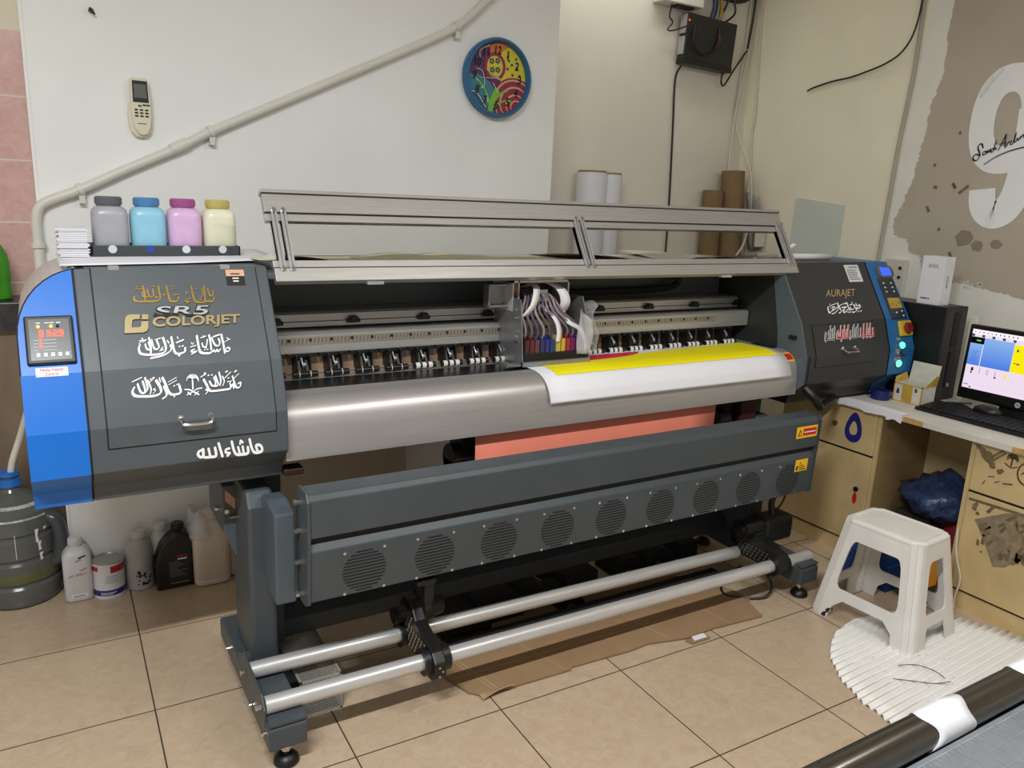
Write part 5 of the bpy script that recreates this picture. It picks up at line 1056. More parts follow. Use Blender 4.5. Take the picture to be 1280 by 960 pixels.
st += [(0.006, [(-1.345+0.035*math.cos(2*PI*i/12), 0.605+0.042*math.sin(2*PI*i/12)) for i in range(13)]), (0.005, [(-1.325, 0.60), (-1.345, 0.62), (-1.36, 0.60), (-1.345, 0.59)])]
st += [(0.004, [(-1.215, 0.555), (-1.235, 0.56)]), (0.004, [(-1.24, 0.54), (-1.255, 0.548)]), (0.005, [(-1.27, 0.545), (-1.30, 0.552)]), (0.004, [(-1.20, 0.52), (-1.205, 0.535)])]
part('emblem_print', brush(B(), st, lambda y, z: (2.7908, y, z), nib=0.7), ink, drb)
b = B(); gres = mat('grey_sticker_residue', (136, 122, 96), 0.7, var=0.25, scale=40)
b.poly([(2.7913, y, z) for y, z in ((-1.195, 0.375), (-1.30, 0.44), (-1.40, 0.47), (-1.42, 0.33), (-1.33, 0.235), (-1.29, 0.22), (-1.27, 0.255), (-1.235, 0.315))]); part('sticker_trace', b, gres, dob)
b = B()
for k in range(26):
    y, z = -1.21-random.uniform(0, .18), 0.30+random.uniform(-.05, .12); l = random.uniform(.02, .05); a = random.uniform(.6, 1.6); 
    b.poly([(2.7909, y, z), (2.7909, y-l*math.cos(a), z+l*math.sin(a)), (2.7909, y-l*math.cos(a)-.008, z+l*math.sin(a)-.006), (2.7909, y-.012, z-.004)])
part('sticker_trace', b, 'stain', dob)
b = B()
for y, z, r in ((-1.19, 0.43, 0.014), (-1.185, 0.415, 0.012), (-1.20, 0.40, 0.010), (-1.24, 0.26, 0.006), (-1.2, 0.37, 0.004)): blot(b, y, z, r)
b.poly([(2.7912, -1.16, 0.452), (2.7912, -1.45, 0.462), (2.7912, -1.45, 0.45), (2.7912, -1.16, 0.442)]); part('sticker_trace', b, 'stain', dob)
bp = single('back_board', B().box(3.16, 3.175, -1.131, -0.758, 0.0, DZ-0.027), 'desk', 'tan board closing the knee space between the two desk cabinets', 'panel')
cable([(2.782, -1.145, 0.32), (2.775, -1.16, 0.22), (2.778, -1.19, 0.13), (2.775, -1.185, 0.05), (2.77, -1.19, 0.008)], 0.004, wc, 'thin cream cable hanging at the edge of the cabinet behind the stool')
# bag, boxes and odds in the knee space
bagm = mat('dark_blue_plastic_film', (44, 60, 96), 0.25, var=0.35, scale=30, coat=0.2, bump=0.8, bscale=30)
def rock(name, c, rx_, ry_, rz_, m, label, cat, seed, amp=0.25, flat=True):
    random.seed(seed); b = B(); b.sphere((0, 0, 0), 1, 1, 1, 12)
    from mathutils import noise
    for v in b.bm.verts:
        n_ = noise.noise(v.co*2.2+Vector((seed, 0, 0)))*amp+noise.noise(v.co*6+Vector((0, seed, 0)))*amp*0.5; p = v.co*(1+n_)
        v.co = Vector((c[0]+p.x*rx_, c[1]+p.y*ry_, c[2]+max(p.z, -0.8)*rz_))
    return single(name, b, m, label, cat, smooth=0)
for k, (y0, y1, z0, z1, nm) in enumerate(((-0.985, -0.775, 0.0, 0.108, 'lower'), (-0.97, -0.765, 0.109, 0.185, 'upper'))):
    t = thing('carton', ['blue carton with yellow lettering on the floor behind the stool', 'blue carton with green scribble stacked on the other blue carton'][k], 'box', (2.71, (y0+y1)/2, z0))
    part('carton_body', B().box(2.64, 2.775, y0, y1, z0, z1), mat('royal_blue_card', (26, 62, 120), 0.5, var=0.06) if k == 0 else bpy.data.materials['royal_blue_card'], t, bev=0.002)
    if k == 0:
        part('print', brush(B(), [(0.007, [(-0.85, 0.085), (-0.86, 0.07), (-0.868, 0.084), (-0.876, 0.07), (-0.884, 0.084), (-0.892, 0.07), (-0.90, 0.084)]), (0.007, [(-0.85, 0.06), (-0.862, 0.045), (-0.872, 0.06), (-0.882, 0.045), (-0.895, 0.058)])], lambda y, z: (2.6385, y, z)), 'yellow', t)
    else: part('print', brush(B(), [(0.008, [(-0.83, 0.125), (-0.85, 0.15), (-0.845, 0.168), (-0.865, 0.14), (-0.87, 0.125), (-0.84, 0.13), (-0.86, 0.155)])], lambda y, z: (2.6385, y-0.02, z), nib=0.6), mat('pale_green_print', (170, 214, 170), 0.5, var=0), t)
t = thing('carton', 'small orange carton with black dot under the desk', 'box', (2.70, -1.075, 0)); part('carton_body', B().box(2.66, 2.76, -1.115, -1.04, 0.07, 0.17), mat('orange_card', (216, 150, 40), 0.5, var=0.06), t, bev=0.002)
part('stand', B().box(2.66, 2.76, -1.115, -1.04, 0.0, 0.07), mat('dark_base', (40, 38, 38), 0.6, var=0.1), t)
b = B(); b.poly([(2.6585, -1.075+0.018*math.cos(i*PI/10), 0.12+0.022*math.sin(i*PI/10)) for i in range(20)]); part('print', b, 'black', t)
rock('red_cushion_bag', (3.03, -1.04, 0.20), 0.09, 0.09, 0.20, mat('dark_red_fabric', (132, 22, 34), 0.7, var=0.15), 'dark red bag with white emblem under the blue plastic bag', 'bag', 3, 0.15)
b = B(); brush(b, [(0.008, [(-1.03, 0.31), (-1.05, 0.28), (-1.04, 0.25), (-1.02, 0.27), (-1.03, 0.31)]), (0.006, [(-1.02, 0.29), (-1.06, 0.26)])], lambda y, z: (2.925, y, z)); b.bm.free()
rock('plastic_bag', (2.98, -0.95, 0.335), 0.14, 0.15, 0.095, bagm, 'crumpled dark blue plastic bag stuffed under the desk', 'bag', 11, 0.45)
single('storage_box', B().box(2.92, 3.10, -0.96, -0.80, 0.0, 0.25), mat('dark_carton', (50, 44, 36), 0.8, var=0.1), 'dark box under the blue plastic bag in the knee space', 'box', bev=0.003)
random.seed(5)
# PC tower with phone box on top
pc = thing('computer_tower', 'tall black desktop computer tower on the desk beside the monitor', 'computer', (3.19, -0.56, DZ))
part('case', B().box(3.11, 3.268, -0.755, -0.36, DZ+0.006, DZ+0.412), mat('black_case', (9, 9, 10), 0.5, var=0.1), pc, bev=0.003)
part('front_fascia', B().box(3.108, 3.27, -0.77, -0.755, DZ+0.004, DZ+0.414), 'black', pc, bev=0.004)
part('top_panel', B().box(3.112, 3.266, -0.75, -0.362, DZ+0.4125, DZ+0.4145), mat('grey_black_top', (60, 60, 60), 0.4, var=0.08), pc)
for x0, x1 in ((3.116, 3.168), (3.222, 3.262)):
    b = B()
    for k in range(44): b.box(x0, x1, -0.7712, -0.77, DZ+0.02+k*0.0086, DZ+0.0245+k*0.0086)
    part('vent_slots', b, mat('vent_grey', (62, 60, 58), 0.6, var=0.1) if x0 < 3.12 else bpy.data.materials['vent_grey'], pc)
part('drive_bay', B().box(3.176, 3.216, -0.773, -0.77, DZ+0.24, DZ+0.39), 'seam', pc, bev=0.002); part('optical_slot', B().box(3.178, 3.19, -0.774, -0.77, DZ+0.06, DZ+0.22), 'seam', pc)
part('power_button', B().cyl((3.20, -0.776, DZ+0.07), (3.20, -0.77, DZ+0.07), 0.009, n=16), 'silver', pc)
for x in (3.12, 3.25): part('rubber_foot', B().box(x-0.008, x+0.012, -0.74, -0.38, DZ, DZ+0.006), 'black', pc)
ZB = DZ+0.4145
vb = thing('phone_box', 'upright white phone box with dark lettering on the computer tower', 'box', (3.16, -0.66, ZB))
part('box_lid', B().box(3.128, 3.205, -0.715, -0.615, ZB, ZB+0.207), mat('white_card_box', (222, 224, 226), 0.45, var=0.02), vb, bev=0.0015)
# the box stands on its head: its lettering reads upside down
part('lettering', textmesh('VIVA', lambda u, v, d: (3.1272, -0.645-0.045+u, ZB+0.175-v), 0.045, 0.018, bold=-0.01), 'black', vb)
part('lettering', textmesh('VIVA', lambda u, v, d: (3.175-v, -0.7158, ZB+0.128-u), 0.055, 0.016, bold=-0.01), 'black', vb)
b = B()
for k, (o, w) in enumerate(((0, .008), (.010, .012), (.024, .006), (.034, .005))): b.poly([(3.1272, -0.632-o, ZB+0.022), (3.1272, -0.632-o-w, ZB+0.022), (3.1272, -0.632-o-w, ZB+0.028), (3.1272, -0.632-o, ZB+0.028)])
part('bar_print', b, 'black', vb)
# monitor
MX, MY0, MY1, MZ0, MZ1 = 3.10, -0.874, -1.365, 0.752, 1.062
mo = thing('computer_monitor', 'black framed monitor showing a blue and yellow design program', 'monitor', (3.13, -1.12, DZ))
tb = 0.05
def mp_(y, z, o=0.0): return (MX+(z-MZ0)*tb-o, y, z)
def mquad(b, y0, y1, z0, z1, o): b.poly([mp_(y0, z0, o), mp_(y1, z0, o), mp_(y1, z1, o), mp_(y0, z1, o)]); return b
b = B().loft([[mp_(MY0, MZ0), mp_(MY1, MZ0), mp_(MY1, MZ1), mp_(MY0, MZ1)], [mp_(MY0, MZ0, -0.03), mp_(MY1, MZ0, -0.03), mp_(MY1, MZ1, -0.03), mp_(MY0, MZ1, -0.03)]]); part('bezel', b, mat('glossy_black_bezel', (14, 14, 15), 0.18, var=0.05), mo, bev=0.006)
SY0, SY1, SZ0, SZ1 = MY0-0.016, MY1+0.016, MZ0+0.047, MZ1-0.018
def scr(n_, col_, e=1.0, grad=None): 
    m = bpy.data.materials.new(n_); m.use_nodes = True; nt = m.node_tree; nt.nodes.remove(nt.nodes['Principled BSDF']); em_ = nt.nodes.new('ShaderNodeEmission'); em_.inputs[0].default_value = L3(col_)+(1,); em_.inputs[1].default_value = e; nt.links.new(em_.outputs[0], nt.nodes['Material Output'].inputs[0])
    if grad:
        tc = nt.nodes.new('ShaderNodeTexCoord'); sp = nt.nodes.new('ShaderNodeSeparateXYZ'); nt.links.new(tc.outputs['Generated'], sp.inputs[0]); rp = nt.nodes.new('ShaderNodeValToRGB'); nt.links.new(sp.outputs[2], rp.inputs[0]); rp.color_ramp.elements[0].color = L3(grad[0])+(1,); rp.color_ramp.elements[1].color = L3(grad[1])+(1,); nt.links.new(rp.outputs[0], em_.inputs[0])
    return m
def S(u0, u1, v0, v1, m, o, name='screen_area'):
    u0, u1 = [u*0.72 if u < 0.63 else u for u in (u0, u1)]
    part(name, mquad(B(), SY0+(SY1-SY0)*u0, SY0+(SY1-SY0)*u1, SZ1+(SZ0-SZ1)*v1, SZ1+(SZ0-SZ1)*v0, o), m, mo)
s_pink, s_white, s_dark, s_blk = scr('screen_pinkish_white', (240, 222, 240), 1), scr('screen_white', (250, 246, 250), 1), scr('screen_slate', (60, 74, 104), 1), scr('screen_black', (14, 20, 18), 0.6)
s_grad, s_yel, s_blue, s_ink, s_red, s_green, s_lil = scr('screen_blue_gradient', (90, 140, 230), 1, ((74, 126, 226), (140, 180, 236))), scr('screen_yellow', (250, 236, 20), 1), scr('screen_text_blue', (80, 120, 190), 1), scr('screen_ink', (40, 36, 44), 1), scr('screen_red', (220, 80, 90), 1), scr('screen_green', (150, 230, 120), 1), scr('screen_lilac', (206, 200, 236), 1)
S(0, 1, 0, 1, s_pink, 0.001, 'screen')
S(0, 1, 0.0, 0.075, s_white, 0.0014)
for k in range(16):
    if k % 2 == 0: S(k*0.062, k*0.062+0.035, 0.078, 0.12, s_dark, 0.0016)
for k in range(11): S(0.03+0.05*k, 0.042+0.05*k, 0.028, 0.052, s_red if k in (0, 1, 3, 4) else s_ink, 0.0018)
S(0, 0.165, 0.125, 0.235, s_blk, 0.0018); S(0.07, 0.125, 0.172, 0.19, s_green, 0.0022)
S(0, 0.155, 0.235, 0.60, s_grad, 0.0016); S(0.165, 0.52, 0.125, 0.60, s_grad, 0.0016); S(0.525, 1.0, 0.15, 0.60, s_yel, 0.0016)
for k in range(6): S(0.03+0.01*(k % 2), 0.125-0.01*(k % 3), 0.36+k*0.032, 0.368+k*0.032, s_blue, 0.002)
for u0, u1, v0, v1, m in ((0.07, 0.10, 0.64, 0.70, s_ink), (0.07, 0.09, 0.71, 0.74, s_ink), (0.175, 0.18, 0.64, 0.73, s_ink), (0.255, 0.29, 0.63, 0.73, s_lil), (0.365, 0.37, 0.64, 0.73, s_ink), (0.36, 0.385, 0.73, 0.755, s_ink), (0.47, 0.50, 0.66, 0.73, s_yel), (0.56, 0.58, 0.22, 0.26, s_ink), (0.555, 0.57, 0.44, 0.46, s_ink), (0.58, 0.62, 0.44, 0.47, s_red), (0.02, 0.07, 0.93, 0.945, s_blue), (0.09, 0.11, 0.96, 0.985, s_ink), (0.0, 1.0, 0.91, 0.914, s_lil)): S(u0, u1, v0, v1, m, 0.002)
b = B(); b.poly([mp_(-1.12+0.011*math.cos(i*PI/12), MZ0+0.022+0.011*math.sin(i*PI/12), 0.001) for i in range(24)]); part('logo', b, mat('pale_silver_logo', (176, 178, 180), 0.4, var=0), mo); part('logo_letters', textmesh('hp', lambda u, v, d: mp_(-1.114-u, MZ0+0.015+v, 0.0016), 0.012, 0.014, shear=0.2), 'black', mo)
b = B().prism([(3.12, 0.715), (3.14, 0.712), (3.165, 0.90), (3.145, 0.90)], -1.20, -1.04, 'y'); part('stand_neck', b, 'black', mo, bev=0.003)
b = B().lathe([(0.11, 0.0), (0.115, 0.004), (0.11, 0.010), (0.05, 0.016)], (3.13, -1.12, DZ), 32, sy=1.2, sx=0.8); part('stand_base', b, 'black', mo, smooth=40)
kb = thing('keyboard', 'black computer keyboard at the front of the desk', 'keyboard', (2.985, -1.045, DZ))
b = B().prism([(2.905, DZ+0.003), (2.905, DZ+0.014), (3.055, DZ+0.026), (3.06, DZ+0.003)], -1.27, -0.82, 'y'); part('keyboard_body', b, 'black', kb, bev=0.003)
keym = mat('dark_key_plastic', (24, 24, 26), 0.5, var=0.1)
for r in range(6):
    nk = 18 if r else 5
    x = 2.916+r*0.0225
    for k in range(18):
        if r == 0 and 4 <= k <= 8:
            if k != 4: continue
            ya, yb = -0.835-4*0.0238, -0.835-9*0.0238+0.003
        else: ya, yb = -0.835-k*0.0238, -0.835-(k+1)*0.0238+0.003
        z = DZ+0.0145+(x-2.905)*0.08
        b = B().box(x, x+0.0185, yb, ya, z, z+0.007)
        part('key', b, keym, kb)
cable([(3.06, -0.98, DZ+0.01), (3.10, -0.93, DZ+0.02), (3.07, -0.90, DZ+0.028), (3.10, -0.86, DZ+0.012), (3.04, -0.87, DZ+0.03), (3.09, -0.95, DZ+0.04)], 0.004, 'black', 'coiled black cable between the keyboard and the monitor')
b = B().lathe([(0.052, 0), (0.056, 0.006), (0.05, 0.018), (0.03, 0.028), (0.008, 0.032)], (3.045, -1.04, DZ+0.028), 28, sx=0.6); single('computer_mouse', b, 'black', 'black mouse lying behind the keyboard under the monitor', 'mouse', smooth=50)
single('white_cable_box', B().box(3.29, 3.31, -0.80, -0.772, DZ, DZ+0.37), pvc, 'upright white trunking strip between the computer tower and the monitor', 'trunking', bev=0.003)
# open carton
oc = thing('open_carton', 'small open white and gold carton in front of the computer tower', 'box', (3.02, -0.73, DZ))
cw = mat('white_printed_card', (206, 202, 190), 0.6, var=0.08, scale=30); kr = mat('kraft_gold_card', (188, 152, 60), 0.6, var=0.12, scale=20)
x0, x1, y0, y1, z0, z1 = 2.975, 3.075, -0.80, -0.672, DZ, DZ+0.082
b = B().box(x0, x0+0.002, y0, y1, z0, z1); b.box(x1-0.002, x1, y0, y1, z0, z1); b.box(x0, x1, y0, y0+0.002, z0, z1); b.box(x0, x1, y1-0.002, y1, z0, z1); b.box(x0, x1, y0, y1, z0, z0+0.002); part('carton_walls', b, cw, oc)
part('gold_band', B().box(x0-0.0008, x0, -0.758, -0.712, z0+0.004, z1), kr, oc)
b = B(); b.box(x0-0.001, x0, y0, y1, z0, z0+0.005); b.box(x0-0.001, x0, y0, y1, z1-0.005, z1); b.box(x0-0.001, x0, y0, y0+0.004, z0, z1); b.box(x0-0.001, x0, y1-0.004, y1, z0, z1); b.box(x0, x0+0.004, y0-0.001, y0, z0, z1); b.box(x0, x1, y0-0.001, y0, z1-0.004, z1); part('gold_edge', b, kr, oc)
b = B(); b.poly([(x1, y0, z1), (x1, y1, z1), (x1+0.015, y1, z1+0.085), (x1+0.015, y0, z1+0.085)]); part('lid_flap', b, cw, oc, solid=0.0015)
b = B(); b.poly([(x0, y1, z1), (x1, y1, z1), (x1-0.01, y1+0.008, z1+0.035), (x0+0.02, y1+0.010, z1+0.02)]); b.poly([(x0+0.02, y0, z1), (x1, y0, z1), (x1-0.005, y0-0.01, z1+0.045), (x1-0.03, y0-0.012, z1+0.045)]); pieces('side_flap', b, kr, oc, solid=0.0015)
part('letter_print', textmesh('B', lambda u, v, d: (x0-0.0012, -0.768-u, z0+0.055+v), 0.012, 0.016, bold=0.03), 'black', oc); b = B(); b.poly([(x0-.0012, y, z) for y, z in ((-0.685, z0+0.035), (-0.70, z0+0.035), (-0.698, z0+0.055), (-0.688, z0+0.058))]); part('letter_print', b, 'housing_dark', oc)
tp_ = thing('tape_roll', 'roll of dark blue tape on the desk under the printer end', 'tape', (2.935, -0.640, DZ)); part('tape', B().ring((2.935, -0.640, DZ), (2.935, -0.640, DZ+0.04), 0.040, 0.012, 32), mat('dark_blue_tape', (24, 32, 90), 0.35, var=0.05), tp_, smooth=40); part('tape_core', B().ring((2.935, -0.640, DZ), (2.935, -0.640, DZ+0.039), 0.0122, 0.009, 24), 'black', tp_, smooth=40)

# ------------------------------------------------------------------ stool
sx, sy, sr = 2.428, -1.115, math.radians(4)
stl = thing('step_stool', 'white plastic step stool with scuffed legs standing beside the corrugated sheet', 'stool', (sx, sy, 0.0))
SH = 0.385
def hs(t): return (0.160+(0.104-0.160)*t, 0.198+(0.145-0.198)*t)
def side_pt(k, u, t, inset=0.0):
    hx, hy = hs(t); ch = 0.034
    z = SH*t
    if k == 0: return (sx-hx+inset, sy-u*(hy-ch), z)
    if k == 1: return (sx+u*(hx-ch), sy-hy+inset, z)
    if k == 2: return (sx+hx-inset, sy+u*(hy-ch), z)
    return (sx-u*(hx-ch), sy+hy-inset, z)
def rounded(pts, r, n=4):
    out = []; m_ = len(pts)
    for i in range(m_):
        p, a, c = Vector(pts[i]), Vector(pts[i-1]), Vector(pts[(i+1) % m_])
        d1, d2 = (a-p), (c-p); r1, r2 = min(r, d1.length*.45), min(r, d2.length*.45); p1, p2 = p+d1.normalized()*r1, p+d2.normalized()*r2
        for k in range(n+1):
            t = k/n; out.append(tuple(p1*(1-t)**2+p*2*t*(1-t)+p2*t*t))
    return out
b = B()
for k in range(4):
    wl_u = 0.30 if k % 2 == 0 else 0.46
    outer = [(-1, 0.0), (-1+wl_u*0.75, 0.0), (-1+wl_u*0.9, 0.13), (-0.52, 0.215), (0.52, 0.215), (1-wl_u*0.9, 0.13), (1-wl_u*0.75, 0.0), (1, 0.0), (1, 1), (-1, 1)]
    hole = rounded([(-0.84, 0.32), (0.84, 0.32), (0.78, 0.82), (-0.78, 0.82)], 0.15) if k % 2 == 0 else rounded([(-0.70, 0.32), (0.70, 0.32), (0.62, 0.82), (-0.62, 0.82)], 0.18)
    oo = outer[:1]+rounded(outer, 0.05)[5:] if False else outer
    dense = []
    for (a, c) in zip(oo, oo[1:]+oo[:1]):
        for q in range(4): dense.append((a[0]+(c[0]-a[0])*q/4, a[1]+(c[1]-a[1])*q/4))
    b.fill([[side_pt(k, u, t) for u, t in dense], [side_pt(k, u, t) for u, t in hole]])
bmesh.ops.remove_doubles(b.bm, verts=b.bm.verts[:], dist=1e-5)
part('side_frame', b, 'stool', stl, solid=0.007)
def corner(ia, ib, name='leg'):
    # ridged corner leg joining two side frames
    b = B(); rows = []
    for q in range(9):
        t = q/8
        A = Vector(side_pt(ia, 1, t)); C = Vector(side_pt(ib, -1, t)); mid = (A+C)/2; ctr = Vector((sx, sy, SH*t)); outw = (mid-ctr); outw.z = 0; outw.normalize()
        P = [A, A*.72+C*.28+outw*0.010, A*.62+C*.38+outw*0.003, A*.38+C*.62+outw*0.003, A*.28+C*.72+outw*0.010, C]
        rows.append([b.v(p) for p in P])
    for r0, r1_ in zip(rows, rows[1:]):
        for i in range(5): b.f([r0[i], r0[i+1], r1_[i+1], r1_[i]])
    return part(name, b, 'stool', stl, solid=0.007)
for ia, ib in ((0, 1), (1, 2), (2, 3), (3, 0)): corner(ia, ib)
hx, hy = hs(1.0); ch = 0.034
def oct_(e, z): 
    X, Y, c_ = hx+e, hy+e, ch+e*0.3; return [(sx-X+c_, sy-Y, z), (sx+X-c_, sy-Y, z), (sx+X, sy-Y+c_, z), (sx+X, sy+Y-c_, z), (sx+X-c_, sy+Y, z), (sx-X+c_, sy+Y, z), (sx-X, sy+Y-c_, z), (sx-X, sy-Y+c_, z)]
b = B().loft([oct_(0.005, SH-0.016), oct_(0.006, SH-0.002), oct_(0.0, SH+0.005), oct_(-0.012, SH+0.0065), oct_(-0.02, SH+0.003)]); part('seat', b, 'stool', stl, bev=0.004)
b = B()
A = side_pt(0, -0.96, 0.02)
for q in range(9):
    t = 0.0+0.012*q; u = -0.86+0.018*q+random.uniform(-.03, .03); p = Vector(side_pt(0, u, t+0.01))+Vector((-0.0042, 0, 0)); s_ = random.uniform(.004, .010)
    b.poly([p+Vector((0, s_*math.cos(i*PI/3)*random.uniform(.6, 1.2), s_*math.sin(i*PI/3)*random.uniform(.6, 1.4))) for i in range(6)])
part('scuff_mark', b, 'scuff', stl)
stl.rotation_euler = (0, 0, sr)

# ------------------------------------------------------------------ corrugated sheet, cardboard, floor odds
b = B(); ccx, ccy, cr_ = 2.345, -1.515, 0.447; ny = 300; ca0 = math.radians(3)
rows = []
for i in range(ny+1):
    d = -cr_+2*cr_*i/ny; hw = math.sqrt(max(cr_*cr_-d*d, 0))*(1+0.01*math.sin(60*d)); z = 0.0066+0.0062*math.sin(2*PI*d/0.0262)
    row = []
    for j in range(13):
        l = -hw+2*hw*j/12; row.append(b.v((ccx+l*math.cos(ca0)-d*math.sin(ca0), ccy+l*math.sin(ca0)+d*math.cos(ca0), z+0.002*math.sin(3*l))))
    rows.append(row)
for r0, r1_ in zip(rows, rows[1:]):
    for i in range(12): b.f([r0[i], r0[i+1], r1_[i+1], r1_[i]])
cs_ = single('corrugated_sheet', b, mat('white_corrugated_plastic', (236, 235, 232), 0.5, var=0.03, scale=12), 'round white corrugated sheet lying on the tiles under the stool', 'sheet', smooth=60, solid=0.0012)
b = B()
for pts in ([(2.19, -1.34), (2.25, -1.37), (2.27, -1.42), (2.26, -1.46)], [(2.10, -1.38), (2.15, -1.42), (2.20, -1.46), (2.26, -1.48)]): b.tube([(x, y, 0.0134) for x, y in pts], 0.0014, 5)
for k in range(26):
    x, y = random.uniform(2.02, 2.4), random.uniform(-1.52, -1.27); a = random.uniform(0, 3); l = random.uniform(.005, .016)
    b.poly([(x, y, .0130), (x+l*math.cos(a), y+l*math.sin(a), .0130), (x+l*math.cos(a)+.002, y+l*math.sin(a)+.002, .0130)])
part('scratch_mark', b, mat('brown_scratch', (84, 70, 60), 0.8, var=0.1), cs_)
cbd = thing('cardboard_sheet', 'flattened brown cardboard box on the floor under the take-up rods', 'cardboard', (1.4, -0.7, 0))
out = [(0.83, -0.60), (0.80, -0.66), (0.835, -0.80), (0.86, -0.826), (0.97, -0.838), (1.19, -0.846), (1.20, -0.835), (1.44, -0.848), (1.52, -0.842), (1.67, -0.878), (1.80, -0.872), (2.03, -0.892), (2.06, -0.80), (2.09, -0.775), (2.075, -0.69), (2.03, -0.62), (1.95, -0.50), (1.40, -0.46), (1.0, -0.50)]
b = B().prism(out, 0.004, 0.010, 'z'); part('board', b, 'cardboard', cbd)
b = B()
for (xa, ya), (xb, yb) in (((0.83, -0.72), (2.05, -0.755)), ((1.10, -0.60), (1.17, -0.842)), ((1.52, -0.52), (1.60, -0.845)), ((1.80, -0.52), (1.88, -0.875)), ((0.86, -0.62), (0.91, -0.83)), ((0.875, -0.62), (0.925, -0.83))):
    d = Vector((xb-xa, yb-ya, 0)).normalized()*0.0022; b.poly([(xa-d.y, ya+d.x, .0105), (xa+d.y, ya-d.x, .0105), (xb+d.y, yb-d.x, .0105), (xb-d.y, yb+d.x, .0105)])
part('crease', b, 'cardlight', cbd)
b = B().sheet(lambda u, v: (0.86+0.11*u, -0.826-0.028*v, 0.008+0.02*v*math.sin(2.2*u)), 6, 3); part('torn_edge', b, 'cardlight', cbd, solid=0.003)
t = thing('cardboard_scrap', 'small brown cardboard scrap with white label at the edge of the cardboard', 'cardboard', (1.70, -0.90, 0)); part('scrap', B().prism([(1.65, -0.887), (1.66, -0.912), (1.745, -0.912), (1.74, -0.875)], 0.002, 0.008, 'z'), 'cardboard', t); part('label', B().prism([(1.675, -0.905), (1.735, -0.906), (1.74, -0.882), (1.685, -0.880)], 0.0082, 0.009, 'z'), 'paper', t)
# black take-up flange parts lying on the floor behind the rods
bl = ['black rectangular block behind the rods, nearest the near leg', 'black block second from the near leg behind the rods', 'flat wide black block in the middle behind the rods', 'black block near the far leg behind the rods']
for k, (x, y, w, d_, h) in enumerate(((0.98, -0.42, 0.17, 0.24, 0.045), (1.15, -0.36, 0.16, 0.26, 0.075), (1.52, -0.33, 0.16, 0.22, 0.085), (2.12, -0.32, 0.10, 0.16, 0.08))):
    t = thing('black_block', bl[k], 'block', (x, y, 0), 'black parts on the floor'); part('block', B().box(x-w/2, x+w/2, y-d_/2, y+d_/2, 0.0, h), 'blackmatte', t, bev=0.005); part('end_lip', B().box(x-w/2-0.004, x-w/2+0.05, y+d_/2-0.03, y+d_/2+0.004, 0.0, h+0.02), 'blackmatte', t, bev=0.003)
al = ['black half ring nearest the black blocks behind the rods', 'black half ring in the middle behind the rods', 'tall black half ring toward the far leg', 'black half ring closest to the far leg']
for k, (x, y, r, l) in enumerate(((1.32, -0.36, 0.075, 0.20), (1.42, -0.44, 0.06, 0.16), (1.80, -0.33, 0.08, 0.14), (1.96, -0.33, 0.085, 0.14))):
    arc = [(x+r*math.cos(PI*i/16), r*math.sin(PI*i/16)) for i in range(17)]+[(x+r*0.45*math.cos(PI*i/16), r*0.45*math.sin(PI*i/16)) for i in range(16, -1, -1)]
    single('black_half_ring', B().prism(arc, y-l/2, y+l/2, 'y'), 'blackmatte', al[k], 'ring', 'black parts on the floor', smooth=40)
t = thing('black_profile_bar', 'long black bar lying on the cardboard between the take-up rods', 'bar', (1.5, -0.60, 0.01))
part('bar', B().box(0.86, 2.08, -0.64, -0.575, 0.0108, 0.052), 'blackmatte', t, bev=0.004); part('pale_edge', B().box(0.86, 2.05, -0.6415, -0.639, 0.047, 0.051), mat('pale_thread', (170, 166, 158), 0.5, var=0.05), t)
# expanded-metal box under the foot
mb = thing('mesh_box', 'grey expanded metal box standing under the printer stand', 'box', (0.41, -0.47, 0))
fx0, fx1, fy0, fy1, fz = 0.352, 0.476, -0.685, -0.26, 0.118
b = B()
e_ = 0.006
for x in (fx0, fx1-e_):
    for y in (fy0, fy1-e_): b.box(x, x+e_, y, y+e_, 0, fz)
for z in (0, fz-e_):
    for x in (fx0, fx1-e_): b.box(x, x+e_, fy0, fy1, z, z+e_)
    for y in (fy0, fy1-e_): b.box(fx0, fx1, y, y+e_, z, z+e_)
b.box(fx0, fx1, -0.52, -0.512, fz-0.01, fz); part('frame', b, 'mesh_wire', mb)
def lattice(b, P, nu, nv, r=0.0011):
    for i in range(nu+nv):
        for sgn in (0, 1):
            # diagonal lines clipped to the unit rectangle (u in 0..nu, v in 0..nv)
            if sgn == 0: u0, v0 = (i-nv, nv) if i >= nv else (0, i); u1, v1 = (i, 0) if i <= nu else (nu, i-nu)
            else: u0, v0 = (i-nv, 0) if i >= nv else (0, nv-i); u1, v1 = (i, nv) if i <= nu else (nu, nv-(i-nu))
            a, c = Vector(P(u0/nu, v0/nv)), Vector(P(u1/nu, v1/nv))
            if (a-c).length > 1e-4: b.cyl(a, c, r, n=4, cap=False)
    return b
b = lattice(B(), lambda u, v: (fx0+(fx1-fx0)*u, fy0+0.002, fz*v), 11, 14); part('mesh_panel', b, 'mesh_wire', mb)
b = lattice(B(), lambda u, v: (fx0+(fx1-fx0)*u, fy0+(fy1-fy0)*v, fz-0.002), 11, 50); part('mesh_panel', b, 'mesh_wire', mb)
b = lattice(B(), lambda u, v: (fx1-0.002, fy0+(fy1-fy0)*u, fz*v), 36, 14); part('mesh_panel', b, 'mesh_wire', mb)
part('base_plate', B().box(fx0+.006, fx1-.006, fy0+.006, fy1-.006, 0.001, 0.004), 'housing_dark', mb)

